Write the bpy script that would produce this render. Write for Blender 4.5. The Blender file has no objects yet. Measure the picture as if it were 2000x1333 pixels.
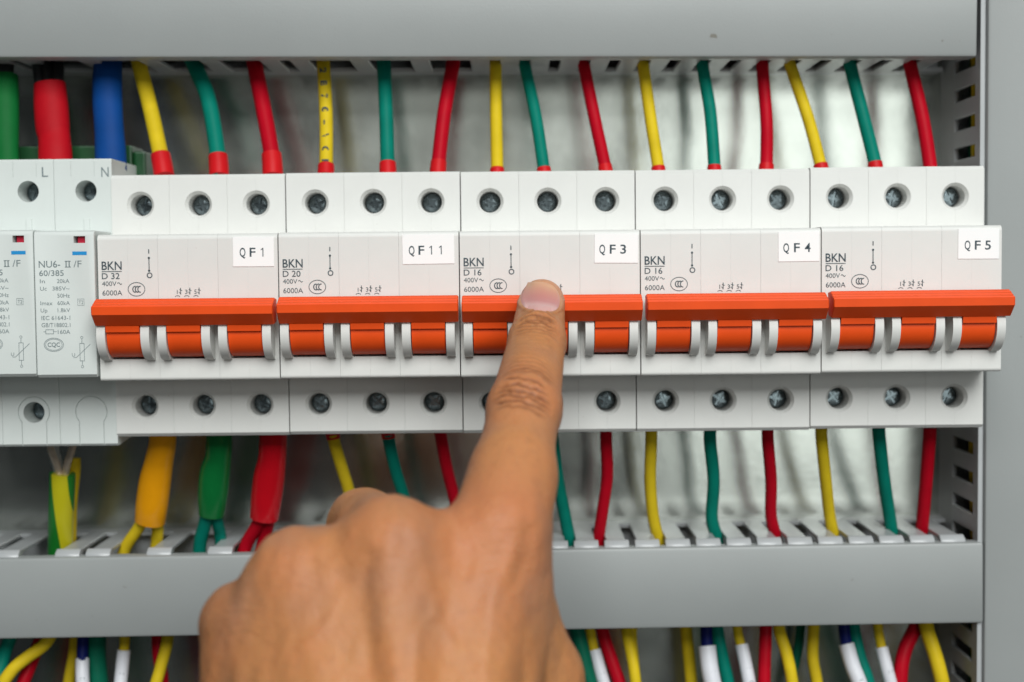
import bpy, bmesh, math, random
import numpy as np
from mathutils import Vector, Matrix, noise
from mathutils.bvhtree import BVHTree

random.seed(7)
rng = np.random.default_rng(7)
S = 0.001                       # everything below is written in millimetres
scene = bpy.context.scene
COL = scene.collection

# ------------------------------------------------------------------ camera
DIST = 425.0                    # lens to breaker faces (faces lie in the plane Y = 0)
PITCH, ROLL = math.radians(2.8), 0.0100
FPX = 2000 * 50.0 / 36.0
fwd = Vector((0, math.cos(PITCH), -math.sin(PITCH)))
right = Vector((math.cos(ROLL), 0, -math.sin(ROLL)))
right = (right - fwd * right.dot(fwd)).normalized()
up = right.cross(fwd)
CAMP = Vector((0, -DIST, 0))
cam_d = bpy.data.cameras.new('camera')
cam = bpy.data.objects.new('camera', cam_d)
COL.objects.link(cam)
m3 = Matrix((right, up, -fwd)).transposed()
cam.matrix_world = Matrix.Translation(CAMP * S) @ m3.to_4x4()
cam_d.lens, cam_d.sensor_width = 50.0, 36.0
cam_d.clip_start, cam_d.clip_end = 0.01, 50
cam_d.dof.use_dof = True
cam_d.dof.focus_distance = 0.410
cam_d.dof.aperture_fstop = 8.0
cam_d.dof.aperture_blades = 9
scene.camera = cam

# ------------------------------------------------------------------ light
world = bpy.data.worlds.new('World')
scene.world = world
world.use_nodes = True
bg = world.node_tree.nodes['Background']
bg.inputs[0].default_value = (0.86, 0.95, 1.0, 1)
bg.inputs[1].default_value = 0.025


def area_light(name, loc, target, size, energy, color):
    d = bpy.data.lights.new(name, 'AREA')
    d.shape = 'RECTANGLE'
    d.size, d.size_y = size
    d.energy = energy
    d.color = color
    o = bpy.data.objects.new(name, d)
    COL.objects.link(o)
    o.location = loc
    o.rotation_euler = (Vector(target) - Vector(loc)).to_track_quat('-Z', 'Y').to_euler()
    return o


area_light('ceiling_light', (0.30, -1.68, 1.22), (0, 0, -0.03), (1.5, 1.25), 53, (0.975, 1.0, 0.985))
area_light('window_light', (0.60, -1.75, 0.04), (0.6, 0, 0.04), (0.72, 0.80), 3.9, (0.95, 1.0, 0.97))
area_light('plate_reflection_fill', (-0.02, -1.75, 0.24), (-0.02, 0, 0.24), (0.55, 0.34), 0.27, (0.97, 1.0, 0.95))  # unseen dim source, added to brighten the reflection in the steel plate's middle

vs = scene.view_settings
vs.view_transform = 'Standard'
vs.look = 'None'
vs.exposure = 0.0
vs.gamma = 1.0
vs.use_curve_mapping = False
scene.render.engine = 'CYCLES'
scene.cycles.use_denoising = True
scene.cycles.max_bounces = 8
scene.cycles.glossy_bounces = 4


# ------------------------------------------------------------------ helpers
def U(px, py, Y):
    """point (mm) seen at photo pixel px,py lying in the plane Y"""
    d = fwd * FPX + right * (px - 1000) + up * (666.5 - py)
    t = (Y + DIST) / d.y
    return CAMP + d * t


def zat(py, Y, px=1000):
    return U(px, py, Y).z


def xat(px, Y, py=666):
    return U(px, py, Y).x


def mesh(name, verts, faces, mat=None, smooth=False):
    me = bpy.data.meshes.new(name)
    me.from_pydata([(v[0] * S, v[1] * S, v[2] * S) for v in verts], [], faces)
    if mat is not None:
        me.materials.append(mat)
    if smooth:
        me.polygons.foreach_set('use_smooth', [True] * len(me.polygons))
    me.update()
    return me


def obj(name, me, parent=None, loc=(0, 0, 0), rot=None):
    o = bpy.data.objects.new(name, me)
    COL.objects.link(o)
    o.location = Vector(loc) * S
    if rot:
        o.rotation_euler = rot
    if parent is not None:
        o.parent = parent
    return o


def tag(o, label, cat, group=None):
    o['label'] = label
    o['category'] = cat
    if group:
        o['group'] = group
    return o


def bm_to(bm, name, mat, smooth_angle=None):
    bmesh.ops.scale(bm, vec=(S, S, S), verts=bm.verts)
    me = bpy.data.meshes.new(name)
    bm.normal_update()
    bm.to_mesh(me)
    bm.free()
    me.materials.append(mat)
    if smooth_angle is not None:
        shade(me, smooth_angle)
    return me


def shade(me, ang=35):
    me.polygons.foreach_set('use_smooth', [True] * len(me.polygons))
    try:
        me.set_sharp_from_angle(angle=math.radians(ang))
    except AttributeError:
        pass


def bm_box(bm, x0, x1, y0, y1, z0, z1, bevel=0.0, seg=2):
    vs_ = [bm.verts.new(p) for p in ((x0, y0, z0), (x1, y0, z0), (x1, y1, z0), (x0, y1, z0),
                                     (x0, y0, z1), (x1, y0, z1), (x1, y1, z1), (x0, y1, z1))]
    fs = [bm.faces.new([vs_[i] for i in f]) for f in ((3, 2, 1, 0), (4, 5, 6, 7), (0, 1, 5, 4), (1, 2, 6, 5), (2, 3, 7, 6), (3, 0, 4, 7))]
    if bevel:
        es = set(e for f in fs for e in f.edges)
        bmesh.ops.bevel(bm, geom=list(es), offset=bevel, segments=seg, affect='EDGES', profile=0.6)


def bm_prism(bm, prof, x0, x1, bevel=0.0):
    """extrude a (y,z) outline, counter-clockwise seen from +X, along X"""
    a = [bm.verts.new((x0, y, z)) for y, z in prof]
    b = [bm.verts.new((x1, y, z)) for y, z in prof]
    n = len(prof)
    fa = bm.faces.new(list(reversed(a)))
    fb = bm.faces.new(b)
    for i in range(n):
        j = (i + 1) % n
        bm.faces.new([a[i], a[j], b[j], b[i]])
    if bevel:
        es = list(fa.edges) + list(fb.edges)
        bmesh.ops.bevel(bm, geom=es, offset=bevel, segments=1, affect='EDGES')


def bm_cyl(bm, c, axis, r0, r1, h, seg=28):
    """closed frustum from c along axis"""
    ax = Vector(axis).normalized()
    t = Vector((0, 0, 1)) if abs(ax.z) < 0.9 else Vector((1, 0, 0))
    u = ax.cross(t).normalized()
    v = ax.cross(u)
    c = Vector(c)
    A = [bm.verts.new(c + (u * math.cos(k * 2 * math.pi / seg) + v * math.sin(k * 2 * math.pi / seg)) * r0) for k in range(seg)]
    B = [bm.verts.new(c + ax * h + (u * math.cos(k * 2 * math.pi / seg) + v * math.sin(k * 2 * math.pi / seg)) * r1) for k in range(seg)]
    bm.faces.new(list(reversed(A)))
    bm.faces.new(B)
    for k in range(seg):
        j = (k + 1) % seg
        bm.faces.new([A[k], A[j], B[j], B[k]])


def boolean(me, cut, mat):
    """me minus cut, as a new mesh"""
    o = bpy.data.objects.new('tmp', me)
    c = bpy.data.objects.new('tmpc', cut)
    COL.objects.link(o)
    COL.objects.link(c)
    md = o.modifiers.new('b', 'BOOLEAN')
    md.operation = 'DIFFERENCE'
    md.solver = 'EXACT'
    md.object = c
    md.use_self = True
    dg = bpy.context.evaluated_depsgraph_get()
    r = bpy.data.meshes.new_from_object(o.evaluated_get(dg))
    bpy.data.objects.remove(o)
    bpy.data.objects.remove(c)
    r.materials.clear()
    r.materials.append(mat)
    r.polygons.foreach_set('material_index', [0] * len(r.polygons))
    return r


def fixn(bm):
    bmesh.ops.recalc_face_normals(bm, faces=bm.faces)


def spline(pts, n=8):
    """Catmull-Rom through points (any dimension)"""
    P = [np.array(p, float) for p in pts]
    P = [2 * P[0] - P[1]] + P + [2 * P[-1] - P[-2]]
    out = []
    for i in range(1, len(P) - 2):
        p0, p1, p2, p3 = P[i - 1:i + 3]
        for k in range(n):
            t = k / n
            out.append(0.5 * ((2 * p1) + (-p0 + p2) * t + (2 * p0 - 5 * p1 + 4 * p2 - p3) * t * t + (-p0 + 3 * p1 - 3 * p2 + p3) * t ** 3))
    out.append(P[-2])
    return out


def tube(name, pts, radii, mat, seg=16, n=8, flat=1.0, caps=True, org=None):
    """swept tube through pts; radii one number or one per point; flat = depth/width ratio"""
    if not hasattr(radii, '__len__'):
        radii = [radii] * len(pts)
    q = spline([tuple(p) + (r,) for p, r in zip(pts, radii)], n)
    V, F = [], []
    org = np.array(org) if org is not None else np.zeros(3)
    prev = None
    N = len(q)
    for i, s in enumerate(q):
        t = q[min(i + 1, N - 1)][:3] - q[max(i - 1, 0)][:3]
        t = t / np.linalg.norm(t)
        a = np.array((1., 0, 0)) if prev is None else prev
        u = a - t * a.dot(t)
        u /= np.linalg.norm(u)
        prev = u
        v = np.cross(t, u)
        for k in range(seg):
            an = 2 * math.pi * k / seg
            V.append(s[:3] - org + (u * math.cos(an) + v * math.sin(an) * flat) * s[3])
    for i in range(N - 1):
        for k in range(seg):
            j = (k + 1) % seg
            F.append((i * seg + k, i * seg + j, (i + 1) * seg + j, (i + 1) * seg + k))
    if caps:
        F.append(tuple(reversed(range(seg))))
        F.append(tuple(range((N - 1) * seg, N * seg)))
    me = mesh(name, V, F, mat, True)
    shade(me, 50)
    return me


# ------------------------------------------------------------------ materials
def mat(name, color, rough=0.45, metal=0.0, var=0.0, var_scale=60.0, bump=0.0, bump_scale=900.0, spec=0.5,
        coat=0.0, dirt=None, dirt_scale=300.0, dirt_thr=0.72, rough_var=0.0):
    m = bpy.data.materials.new(name)
    m.use_nodes = True
    nt = m.node_tree
    b = nt.nodes['Principled BSDF']
    b.inputs['Base Color'].default_value = (*color, 1)
    b.inputs['Roughness'].default_value = rough
    b.inputs['Metallic'].default_value = metal
    b.inputs['Specular IOR Level'].default_value = spec
    b.inputs['Coat Weight'].default_value = coat
    tc = nt.nodes.new('ShaderNodeTexCoord')
    oi = nt.nodes.new('ShaderNodeObjectInfo')
    vm = nt.nodes.new('ShaderNodeVectorMath')
    vm.operation = 'MULTIPLY_ADD'
    nt.links.new(oi.outputs['Random'], vm.inputs[0])
    vm.inputs[1].default_value = (3.1, 5.7, 2.3)
    nt.links.new(tc.outputs['Object'], vm.inputs[2])
    vec = vm.outputs[0]
    col_out = None
    if var:
        n = nt.nodes.new('ShaderNodeTexNoise')
        n.inputs['Scale'].default_value = var_scale
        n.inputs['Detail'].default_value = 5
        nt.links.new(vec, n.inputs['Vector'])
        r = nt.nodes.new('ShaderNodeValToRGB')
        r.color_ramp.elements[0].position, r.color_ramp.elements[1].position = 0.3, 0.7
        r.color_ramp.elements[0].color = (*[c * (1 - var) for c in color], 1)
        r.color_ramp.elements[1].color = (*[min(1, c * (1 + var)) for c in color], 1)
        nt.links.new(n.outputs['Fac'], r.inputs['Fac'])
        col_out = r.outputs['Color']
        if rough_var:
            mr = nt.nodes.new('ShaderNodeMapRange')
            mr.inputs['To Min'].default_value = rough - rough_var
            mr.inputs['To Max'].default_value = rough + rough_var
            nt.links.new(n.outputs['Fac'], mr.inputs['Value'])
            nt.links.new(mr.outputs[0], b.inputs['Roughness'])
    if dirt:
        n = nt.nodes.new('ShaderNodeTexNoise')
        n.inputs['Scale'].default_value = dirt_scale
        n.inputs['Detail'].default_value = 3
        n.inputs['Roughness'].default_value = 0.7
        nt.links.new(vec, n.inputs['Vector'])
        r = nt.nodes.new('ShaderNodeValToRGB')
        r.color_ramp.elements[0].position, r.color_ramp.elements[1].position = dirt_thr, dirt_thr + 0.06
        nt.links.new(n.outputs['Fac'], r.inputs['Fac'])
        mx = nt.nodes.new('ShaderNodeMix')
        mx.data_type = 'RGBA'
        mx.inputs[6].default_value = (*color, 1)
        mx.inputs[7].default_value = (*dirt, 1)
        if col_out:
            nt.links.new(col_out, mx.inputs[6])
        nt.links.new(r.outputs['Color'], mx.inputs[0])
        col_out = mx.outputs[2]
    if col_out:
        nt.links.new(col_out, b.inputs['Base Color'])
    if bump:
        n = nt.nodes.new('ShaderNodeTexNoise')
        n.inputs['Scale'].default_value = bump_scale
        n.inputs['Detail'].default_value = 3
        nt.links.new(vec, n.inputs['Vector'])
        bp = nt.nodes.new('ShaderNodeBump')
        bp.inputs['Strength'].default_value = bump
        bp.inputs['Distance'].default_value = 0.0002
        nt.links.new(n.outputs['Fac'], bp.inputs['Height'])
        nt.links.new(bp.outputs[0], b.inputs['Normal'])
    return m


M_WHITE = mat('breaker_plastic', (0.735, 0.735, 0.71), 0.42, var=0.02, var_scale=90, bump=0.10, bump_scale=2500,
              dirt=(0.46, 0.43, 0.36), dirt_scale=330, dirt_thr=0.735)
M_SPD = mat('surge_plastic', (0.66, 0.70, 0.68), 0.45, var=0.02, var_scale=90, bump=0.10, bump_scale=2500)
M_ORANGE = mat('orange_plastic', (0.83, 0.084, 0.011), 0.46, spec=0.2, var=0.05, var_scale=120, bump=0.10, bump_scale=2200)
M_DUCT = mat('grey_pvc', (0.315, 0.332, 0.330), 0.40, var=0.03, var_scale=30, bump=0.12, bump_scale=1600,
             dirt=(0.19, 0.18, 0.155), dirt_scale=140, dirt_thr=0.71)
M_DUCTW = mat('grey_pvc_wall', (0.43, 0.445, 0.455), 0.27, var=0.03, var_scale=60, bump=0.10, bump_scale=1600)
M_PLATE = mat('galvanised_steel', (0.55, 0.575, 0.535), 0.21, metal=0.92, var=0.22, var_scale=38, bump=0.16, bump_scale=200, rough_var=0.09)
M_STEEL = mat('zinc_screw', (0.17, 0.205, 0.22), 0.25, metal=1.0, var=0.2, var_scale=700, bump=0.15, bump_scale=2500)
M_RAIL = mat('rail_steel', (0.5, 0.5, 0.48), 0.35, metal=1.0)
M_STICK = mat('paper_sticker', (0.95, 0.95, 0.945), 0.5, bump=0.05, bump_scale=1800)
M_INK = mat('dark_ink', (0.035, 0.060, 0.075), 0.6)
M_INKG = mat('grey_ink', (0.17, 0.215, 0.225), 0.6)
M_BLUE_INK = mat('blue_print', (0.010, 0.27, 0.62), 0.45)
M_REDWIN = mat('red_indicator', (0.42, 0.012, 0.035), 0.35)
M_BLACK = mat('black_rubber', (0.012, 0.013, 0.014), 0.5)
M_DARK = mat('dark_recess', (0.02, 0.022, 0.024), 0.7)
M_BARE = mat('tinned_copper', (0.62, 0.52, 0.42), 0.35, metal=0.6, var=0.15, var_scale=400)
M_TERM = mat('green_terminal', (0.008, 0.060, 0.018), 0.35, var=0.1, var_scale=150)
wirec = dict(yellow=(0.66, 0.48, 0.018), green=(0.003, 0.185, 0.135), red=(0.44, 0.004, 0.015), blue=(0.006, 0.05, 0.26),
             darkgreen=(0.006, 0.13, 0.075), navy=(0.008, 0.014, 0.11))
M_W = {k: mat(k + '_insulation', v, 0.42, var=0.08, var_scale=160, bump=0.12, bump_scale=700, spec=0.07) for k, v in wirec.items()}
M_REDSLV = mat('red_sleeve', (0.55, 0.010, 0.014), 0.42, spec=0.15, var=0.06, bump=0.12, bump_scale=600)
SHK = dict(spec=0.22)
M_SHR = {'orange': mat('orange_heat_shrink', (0.80, 0.33, 0.004), 0.24, var=0.06, var_scale=120, bump=0.9, bump_scale=170),
         'green': mat('green_heat_shrink', (0.004, 0.155, 0.035), 0.24, var=0.06, var_scale=120, bump=0.9, bump_scale=170),
         'red': mat('red_heat_shrink', (0.55, 0.004, 0.012), 0.22, var=0.06, var_scale=120, bump=0.9, bump_scale=170),
         'blue': mat('blue_heat_shrink', (0.002, 0.050, 0.22), 0.60, spec=0.15, var=0.08, var_scale=120, bump=0.35, bump_scale=260)}
M_WSLV = mat('white_marker_sleeve', (0.74, 0.75, 0.80), 0.40, bump=0.1)

# ------------------------------------------------------------------ lettering
_fonts = {}


def text_geo(s, x, z, h, w=None, align='L', spacing=1.0, bold=0.0):
    """flat letters facing -Y: cap height h mm, optional total width w, lower-left at (x,z)"""
    key = (s, spacing, bold)
    if key not in _fonts:
        c = bpy.data.curves.new('t', 'FONT')
        c.body = s
        c.size = 10
        c.resolution_u = 3
        c.space_character = spacing
        c.offset = bold
        o = bpy.data.objects.new('t', c)
        COL.objects.link(o)
        dg = bpy.context.evaluated_depsgraph_get()
        me = bpy.data.meshes.new_from_object(o.evaluated_get(dg))
        _fonts[key] = ([tuple(v.co) for v in me.vertices], [tuple(p.vertices) for p in me.polygons])
        bpy.data.objects.remove(o)
        bpy.data.curves.remove(c)
        bpy.data.meshes.remove(me)
    V, F = _fonts[key]
    if 'cap' not in _fonts:
        _fonts['cap'] = None
        text_geo('H', 0, 0, 1)
        hv = _fonts[('H', 1.0, 0.0)][0]
        _fonts['cap'] = max(v[1] for v in hv)
    k = h / (_fonts['cap'] or 7)
    x0, x1 = min(v[0] for v in V), max(v[0] for v in V)
    kx = (w / (x1 - x0)) if w else k
    off = {'L': 0, 'C': -(x1 - x0) * kx / 2, 'R': -(x1 - x0) * kx}[align]
    return [(x + off + (v[0] - x0) * kx, 0.0, z + v[1] * k) for v in V], F


class Flat:
    """flat print gathered into one mesh, lying in the XZ plane"""
    def __init__(s):
        s.V, s.F = [], []

    def add(s, V, F):
        n = len(s.V)
        s.V += V
        s.F += [tuple(i + n for i in f) for f in F]

    def text(s, *a, **k):
        s.add(*text_geo(*a, **k))

    def rect(s, x0, x1, z0, z1):
        s.add([(x0, 0, z0), (x1, 0, z0), (x1, 0, z1), (x0, 0, z1)], [(0, 1, 2, 3)])

    def line(s, ax, az, bx, bz, w):
        d = Vector((bx - ax, bz - az)).normalized()
        nx, nz = -d.y * w / 2, d.x * w / 2
        s.add([(ax - nx, 0, az - nz), (bx - nx, 0, bz - nz), (bx + nx, 0, bz + nz), (ax + nx, 0, az + nz)], [(0, 1, 2, 3)])

    def ring(s, cx, cz, rx, rz, w, a0=0, a1=360, n=36):
        V, F = [], []
        for k in range(n + 1):
            a = math.radians(a0 + (a1 - a0) * k / n)
            for q in (0, w):
                V.append((cx + (rx - q) * math.cos(a), 0, cz + (rz - q) * math.sin(a)))
        for k in range(n):
            F.append((2 * k, 2 * k + 2, 2 * k + 3, 2 * k + 1))
        s.add(V, F)

    def build(s, name, mt):
        return mesh(name, s.V, s.F, mt)


# ------------------------------------------------------------------ setting: back plate, rail, ducts
YB = 69.0                                   # mounting plate
bm = bmesh.new()
bm_box(bm, -240, 230, YB, YB + 2, -190, 160)
plate = obj('mounting_plate', bm_to(bm, 'mounting_plate', M_PLATE))
plate['kind'] = 'structure'

ZT, ZB = zat(451, 0), zat(737, 0)           # breaker nose top / bottom
ZST, ZSB = zat(335, 16), zat(846, 16)       # shoulder top / bottom
ZC = (ZT + ZB) / 2

bm = bmesh.new()
bm_prism(bm, [(61, ZC - 17.5), (69, ZC - 12.5), (69, ZC + 12.5), (61, ZC + 17.5), (60, ZC + 17.5), (67.6, ZC + 12), (67.6, ZC - 12), (60, ZC - 17.5)], -235, 146)
fixn(bm)
rail = obj('mounting_rail', bm_to(bm, 'mounting_rail', M_RAIL))
tag(rail, 'steel mounting rail behind the row of breakers', 'rail')

YD = 26.0                                   # duct cover front


def tooth_mesh(name, w, y0, y1, t, lip=True, sign=1):
    """duct wall tongue in the XY plane running from y1 (rear) to y0 (front), with a raised rounded front lip"""
    bm = bmesh.new()
    r = 0.9
    prof = [(y1, -t), (y1, 0.0)]
    if lip:
        prof += [(y0 + 4.2, 0.0), (y0 + 3.4, 0.45), (y0 + 2.6, 0.6), (y0 + 1.9, 0.45), (y0 + 1.2, 0.0), (y0 + 0.6, -0.6), (y0 + 0.1, -1.3), (y0, -t - 0.9), (y0 + 1.0, -t - 0.9), (y0 + 1.4, -t)]
    else:
        prof += [(y0, 0.0), (y0, -t)]
    yn = y0 + 5.0                                # narrow body behind the wide lip
    lipp = [(yn, -t), (yn, 0.0)] + prof[2:]
    bm_prism(bm, lipp, 0, w, bevel=0.25)
    bm_prism(bm, [(y1, -t + 0.01), (y1, -0.01), (yn, -0.01), (yn, -t + 0.01)], w * 0.105, w * 0.895, bevel=0.2)
    fixn(bm)
    me = bm_to(bm, name, M_DUCTW)
    shade(me, 35)
    return me


def channel_cover(name, x0, x1, z0, z1):
    """snap-on cover, a shallow tray with rounded long edges"""
    bm = bmesh.new()
    prof = [(YD + 4.5, z0 - 0.0), (YD + 1.2, z0), (YD + 0.35, z0 + 0.3), (YD, z0 + 1.1), (YD, z1 - 1.1), (YD + 0.35, z1 - 0.3), (YD + 1.2, z1), (YD + 4.5, z1),
            (YD + 4.5, z1 - 1.3), (YD + 1.4, z1 - 1.3), (YD + 1.4, z0 + 1.3), (YD + 4.5, z0 + 1.3)]
    bm_prism(bm, prof, x0, x1, bevel=0.15)
    fixn(bm)
    me = bm_to(bm, name, M_DUCT)
    shade(me, 30)
    return me


X_END = xat(1907, YD, 110)                  # right end of the horizontal ducts
# ---- lower duct: slightly rising to the right
PXMM = FPX / (DIST + YD + 2)
PITCHW = 59.4 / PXMM
PITCHL = PITCHW * 1.013
low = bpy.data.objects.new('wiring_duct', None)
COL.objects.link(low)
zl = zat(1064, YD + 2)
low.location = Vector((0, 0, zl)) * S
low.rotation_euler = (0, -0.0065, 0)
tag(low, 'grey slotted wiring duct running below the breakers behind the hand', 'wiring duct', 'grey wiring ducts')
ztop = zat(1075, YD) - zl
zbot = zat(1233, YD) - zl
XL = -205
x_end_low = xat(1919, YD, 1140)
obj('cover', channel_cover('duct_cover', XL, x_end_low, zbot, ztop), low)
bm = bmesh.new()
bm_box(bm, XL, x_end_low, YB - 1.6, YB - 0.05, zbot + 1.2, -0.0)       # rear web
bm_box(bm, XL, x_end_low, YB - 7.0, YB - 1.6, -1.3, 0.0)               # root of the upper wall
bm_box(bm, XL, x_end_low, YD + 5.0, YB - 1.6, zbot + 1.2, zbot + 2.5)  # lower wall
obj('base', bm_to(bm, 'duct_base', M_DUCTW), low)
tm = tooth_mesh('duct_tooth', PITCHL * 0.80, YD + 1.6, YB - 6.98, 1.3)
x107 = xat(107, YD + 2, 1075)
k = -8
MISS_LOW = {-1, 2, 4, 6}
while True:
    x = x107 + k * PITCHL
    if x + PITCHL * 0.8 > x_end_low:
        break
    if x > XL and k not in MISS_LOW:
        o = obj('slat', tm, low, (x, 0, 0))
    k += 1

# ---- upper duct: level in the photo
upd = bpy.data.objects.new('wiring_duct', None)
COL.objects.link(upd)
zu = zat(112, YD)
upd.location = Vector((0, 0, zu)) * S
upd.rotation_euler = (0, 0.009, 0)
tag(upd, 'grey slotted wiring duct across the top above the coloured wires', 'wiring duct', 'grey wiring ducts')
obj('cover', channel_cover('duct_cover', XL, X_END, 0, 30), upd)
bm = bmesh.new()
bm_box(bm, XL, X_END, YB - 1.6, YB - 0.05, 0.3, 29)
bm_box(bm, XL, X_END, YB - 8.0, YB - 1.6, 0.3, 1.6)
bm_box(bm, XL, X_END, YD + 5.0, YB - 1.6, 27.5, 29)
obj('base', bm_to(bm, 'duct_base', M_DUCTW), upd)
bm = bmesh.new()
bm_box(bm, 0, PITCHW * 0.64, YD + 8.4, YB - 7.98, 0.3, 1.6, bevel=0.2, seg=1)
tmu = bm_to(bm, 'duct_tooth', M_DUCTW)
bm = bmesh.new()
bm_box(bm, XL, X_END, YD + 4.55, YD + 8.5, 0.25, 1.7)
obj('front_rib', bm_to(bm, 'duct_front_rib', M_DUCTW), upd)
xs0 = xat(968, 45, 132)                      # centre of a slot
for k in range(-20, 16):
    x = xs0 + k * PITCHW + PITCHW * 0.165     # tooth right of slot k
    if x < XL or x + PITCHW * 0.67 > X_END:
        continue
    if k in (-2, -4, -6, -9, -11, -13, -15):
        continue
    obj('slat', tmu, upd, (x, 0, 0))

# ---- vertical duct at the right
vd = bpy.data.objects.new('wiring_duct', None)
COL.objects.link(vd)
xv = xat(1925, YD, 666)
vd.location = Vector((xv, 0, 0)) * S
tag(vd, 'grey vertical wiring duct along the right edge of the panel', 'wiring duct', 'grey wiring ducts')
bm = bmesh.new()
bm_prism(bm, [(YD - 0.5 + a, b) for a, b in ((4.5, 0), (1.2, 0), (0.35, 0.3), (0, 1.1), (0, 38.9), (0.35, 39.7), (1.2, 40), (4.5, 40), (4.5, 38.7), (1.4, 38.7), (1.4, 1.3), (4.5, 1.3))], -185, 150)
bmesh.ops.rotate(bm, cent=(0, 0, 0), matrix=Matrix(((0, 0, 1), (0, 1, 0), (1, 0, 0))), verts=bm.verts)
fixn(bm)
me = bm_to(bm, 'duct_cover', M_DUCT)
shade(me, 30)
obj('cover', me, vd)
xw = xat(1915, YD, 666) - xv                 # inner face of the slotted wall
bm = bmesh.new()
bm_box(bm, xw, 38, YB - 1.6, YB - 0.05, -185, 150)
bm_box(bm, xw, xw + 1.4, YB - 15.0, YB - 1.6, -185, 150)
bm_box(bm, 36.6, 38, YD + 5, YB - 1.6, -185, 150)
bm_box(bm, xw, xw + 1.5, YD + 1.5, YD + 6.5, -185, 150)
obj('base', bm_to(bm, 'duct_base', M_DUCTW), vd)
bm = bmesh.new()
bm_box(bm, xw + 0.02, xw + 1.38, YD + 6.4, YB - 14.95, 0, PITCHW * 0.58, bevel=0.2, seg=1)
tmv = bm_to(bm, 'duct_tooth', M_DUCTW)
z0 = zat(168, 40, 1880)
for k in range(-28, 7):
    obj('slat', tmv, vd, (0, 0, z0 + k * PITCHW * 0.995))

# ------------------------------------------------------------------ circuit breakers
POLE = 17.88
BW = 54.0


def arc(cy, cz, r, a0, a1, n):
    return [(cy + r * math.cos(math.radians(a0 + (a1 - a0) * i / n)), cz + r * math.sin(math.radians(a0 + (a1 - a0) * i / n))) for i in range(n + 1)]


ZPIV = zat(645, 0)                           # switch pivot height
Z_SCR_T = zat(394, 16)
Z_SCR_B = zat(787, 16)
RN = 1.5
nose = [(59.5, ZST), (59.5, ZSB), (17.0, ZSB), (16.0, ZSB + 1.0), (16.0, ZB), (1.0, ZB)] + arc(1.0, ZB + 1.0, 1.0, 270, 180, 4)[1:] + \
       arc(RN, ZT - RN, RN, 180, 90, 5) + [(16.0, ZT), (16.0, ZST - 1.0), (17.0, ZST)]


def make_pole():
    bm = bmesh.new()
    h = POLE / 2
    bm_prism(bm, list(reversed(nose)), 0.01, h - 0.007, bevel=0.02)
    bm_prism(bm, list(reversed(nose)), h + 0.007, POLE - 0.01, bevel=0.02)
    fixn(bm)
    body = bm_to(bm, 'pole_body', M_WHITE)
    bm = bmesh.new()
    for z in (Z_SCR_T, Z_SCR_B):
        bm_cyl(bm, (h, 17.2, z), (0, 1, 0), 3.35, 3.35, 9)
        fixn(bm)
    for z in (Z_SCR_T, Z_SCR_B):
        bm_cyl(bm, (h, 15.0, z), (0, 1, 0), 4.9, 3.34, 2.3)
    bm_box(bm, h - 5.15, h + 5.15, -3, 9, ZPIV - 7.6, ZPIV + 6)
    fixn(bm)
    cut = bm_to(bm, 'cut', M_WHITE)
    me = boolean(body, cut, M_WHITE)
    # switch cheeks
    bm = bmesh.new()
    bm.from_mesh(me)
    bmesh.ops.scale(bm, vec=(1 / S,) * 3, verts=bm.verts)
    for sx in (h - 7.75, h + 5.2):
        prof = arc(0.4, ZPIV, 8.0, 90, 270, 22)
        prof = [(y, z) for y, z in prof] + [(1.2, ZPIV - 8.0), (1.2, ZPIV + 8.0)]
        b2 = bmesh.new()
        bm_prism(b2, prof, sx, sx + 2.55)
        es = [e for e in b2.edges if abs(e.verts[0].co.x - e.verts[1].co.x) < 1e-6]
        bmesh.ops.bevel(b2, geom=es, offset=0.45, segments=3, affect='EDGES')
        fixn(b2)
        t = bpy.data.meshes.new('t')
        b2.to_mesh(t)
        bm.from_mesh(t)
        b2.free()
    out = bm_to(bm, 'pole_housing', M_WHITE)
    shade(out, 30)
    out.polygons.foreach_set('use_smooth', [p.area < 3e-6 for p in out.polygons])
    return out


POLE_ME = make_pole()


def make_screw():
    bm = bmesh.new()
    n = 28
    prof = [(0.0, 3.05), (-0.55, 2.95), (-0.8, 2.6), (-0.95, 1.2), (-0.98, 0.0)]
    rows = []
    for y, r in prof[:-1]:
        rows.append([bm.verts.new((r * math.cos(2 * math.pi * k / n), y, r * math.sin(2 * math.pi * k / n))) for k in range(n)])
    c = bm.verts.new((0, prof[-1][0], 0))
    for a, b in zip(rows, rows[1:]):
        for k in range(n):
            bm.faces.new([a[k], a[(k + 1) % n], b[(k + 1) % n], b[k]])
    for k in range(n):
        bm.faces.new([rows[-1][k], rows[-1][(k + 1) % n], c])
    bm.faces.new(list(reversed(rows[0])))
    fixn(bm)
    head = bm_to(bm, 'head', M_STEEL)
    bm = bmesh.new()
    bm_box(bm, -2.3, 2.3, -3, -0.30, -0.42, 0.42)
    bm_box(bm, -0.42, 0.42, -3.1, -0.25, -2.3, 2.3)
    fixn(bm)
    cut = bm_to(bm, 'cut', M_STEEL)
    me = boolean(head, cut, M_STEEL)
    shade(me, 35)
    return me


SCREW_ME = make_screw()


def make_drum():
    bm = bmesh.new()
    prof = arc(0.4, ZPIV, 7.0, 100, 262, 22) + [(6.5, ZPIV - 5.5), (6.5, ZPIV + 5.5)]
    bm_prism(bm, prof, -4.95, 4.95, bevel=0.2)
    # lever arm rising from the drum into the bar
    zb = zat(640, -6)
    bm_prism(bm, [(-1.0, ZPIV + 3), (-7.6, zb - 0.2), (-8.2, zb + 3.0), (-4.8, zb + 4.5), (1.0, ZPIV + 6.5)], -4.93, 4.93)
    fixn(bm)
    me = bm_to(bm, 'switch_drum', M_ORANGE)
    shade(me, 30)
    return me


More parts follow.
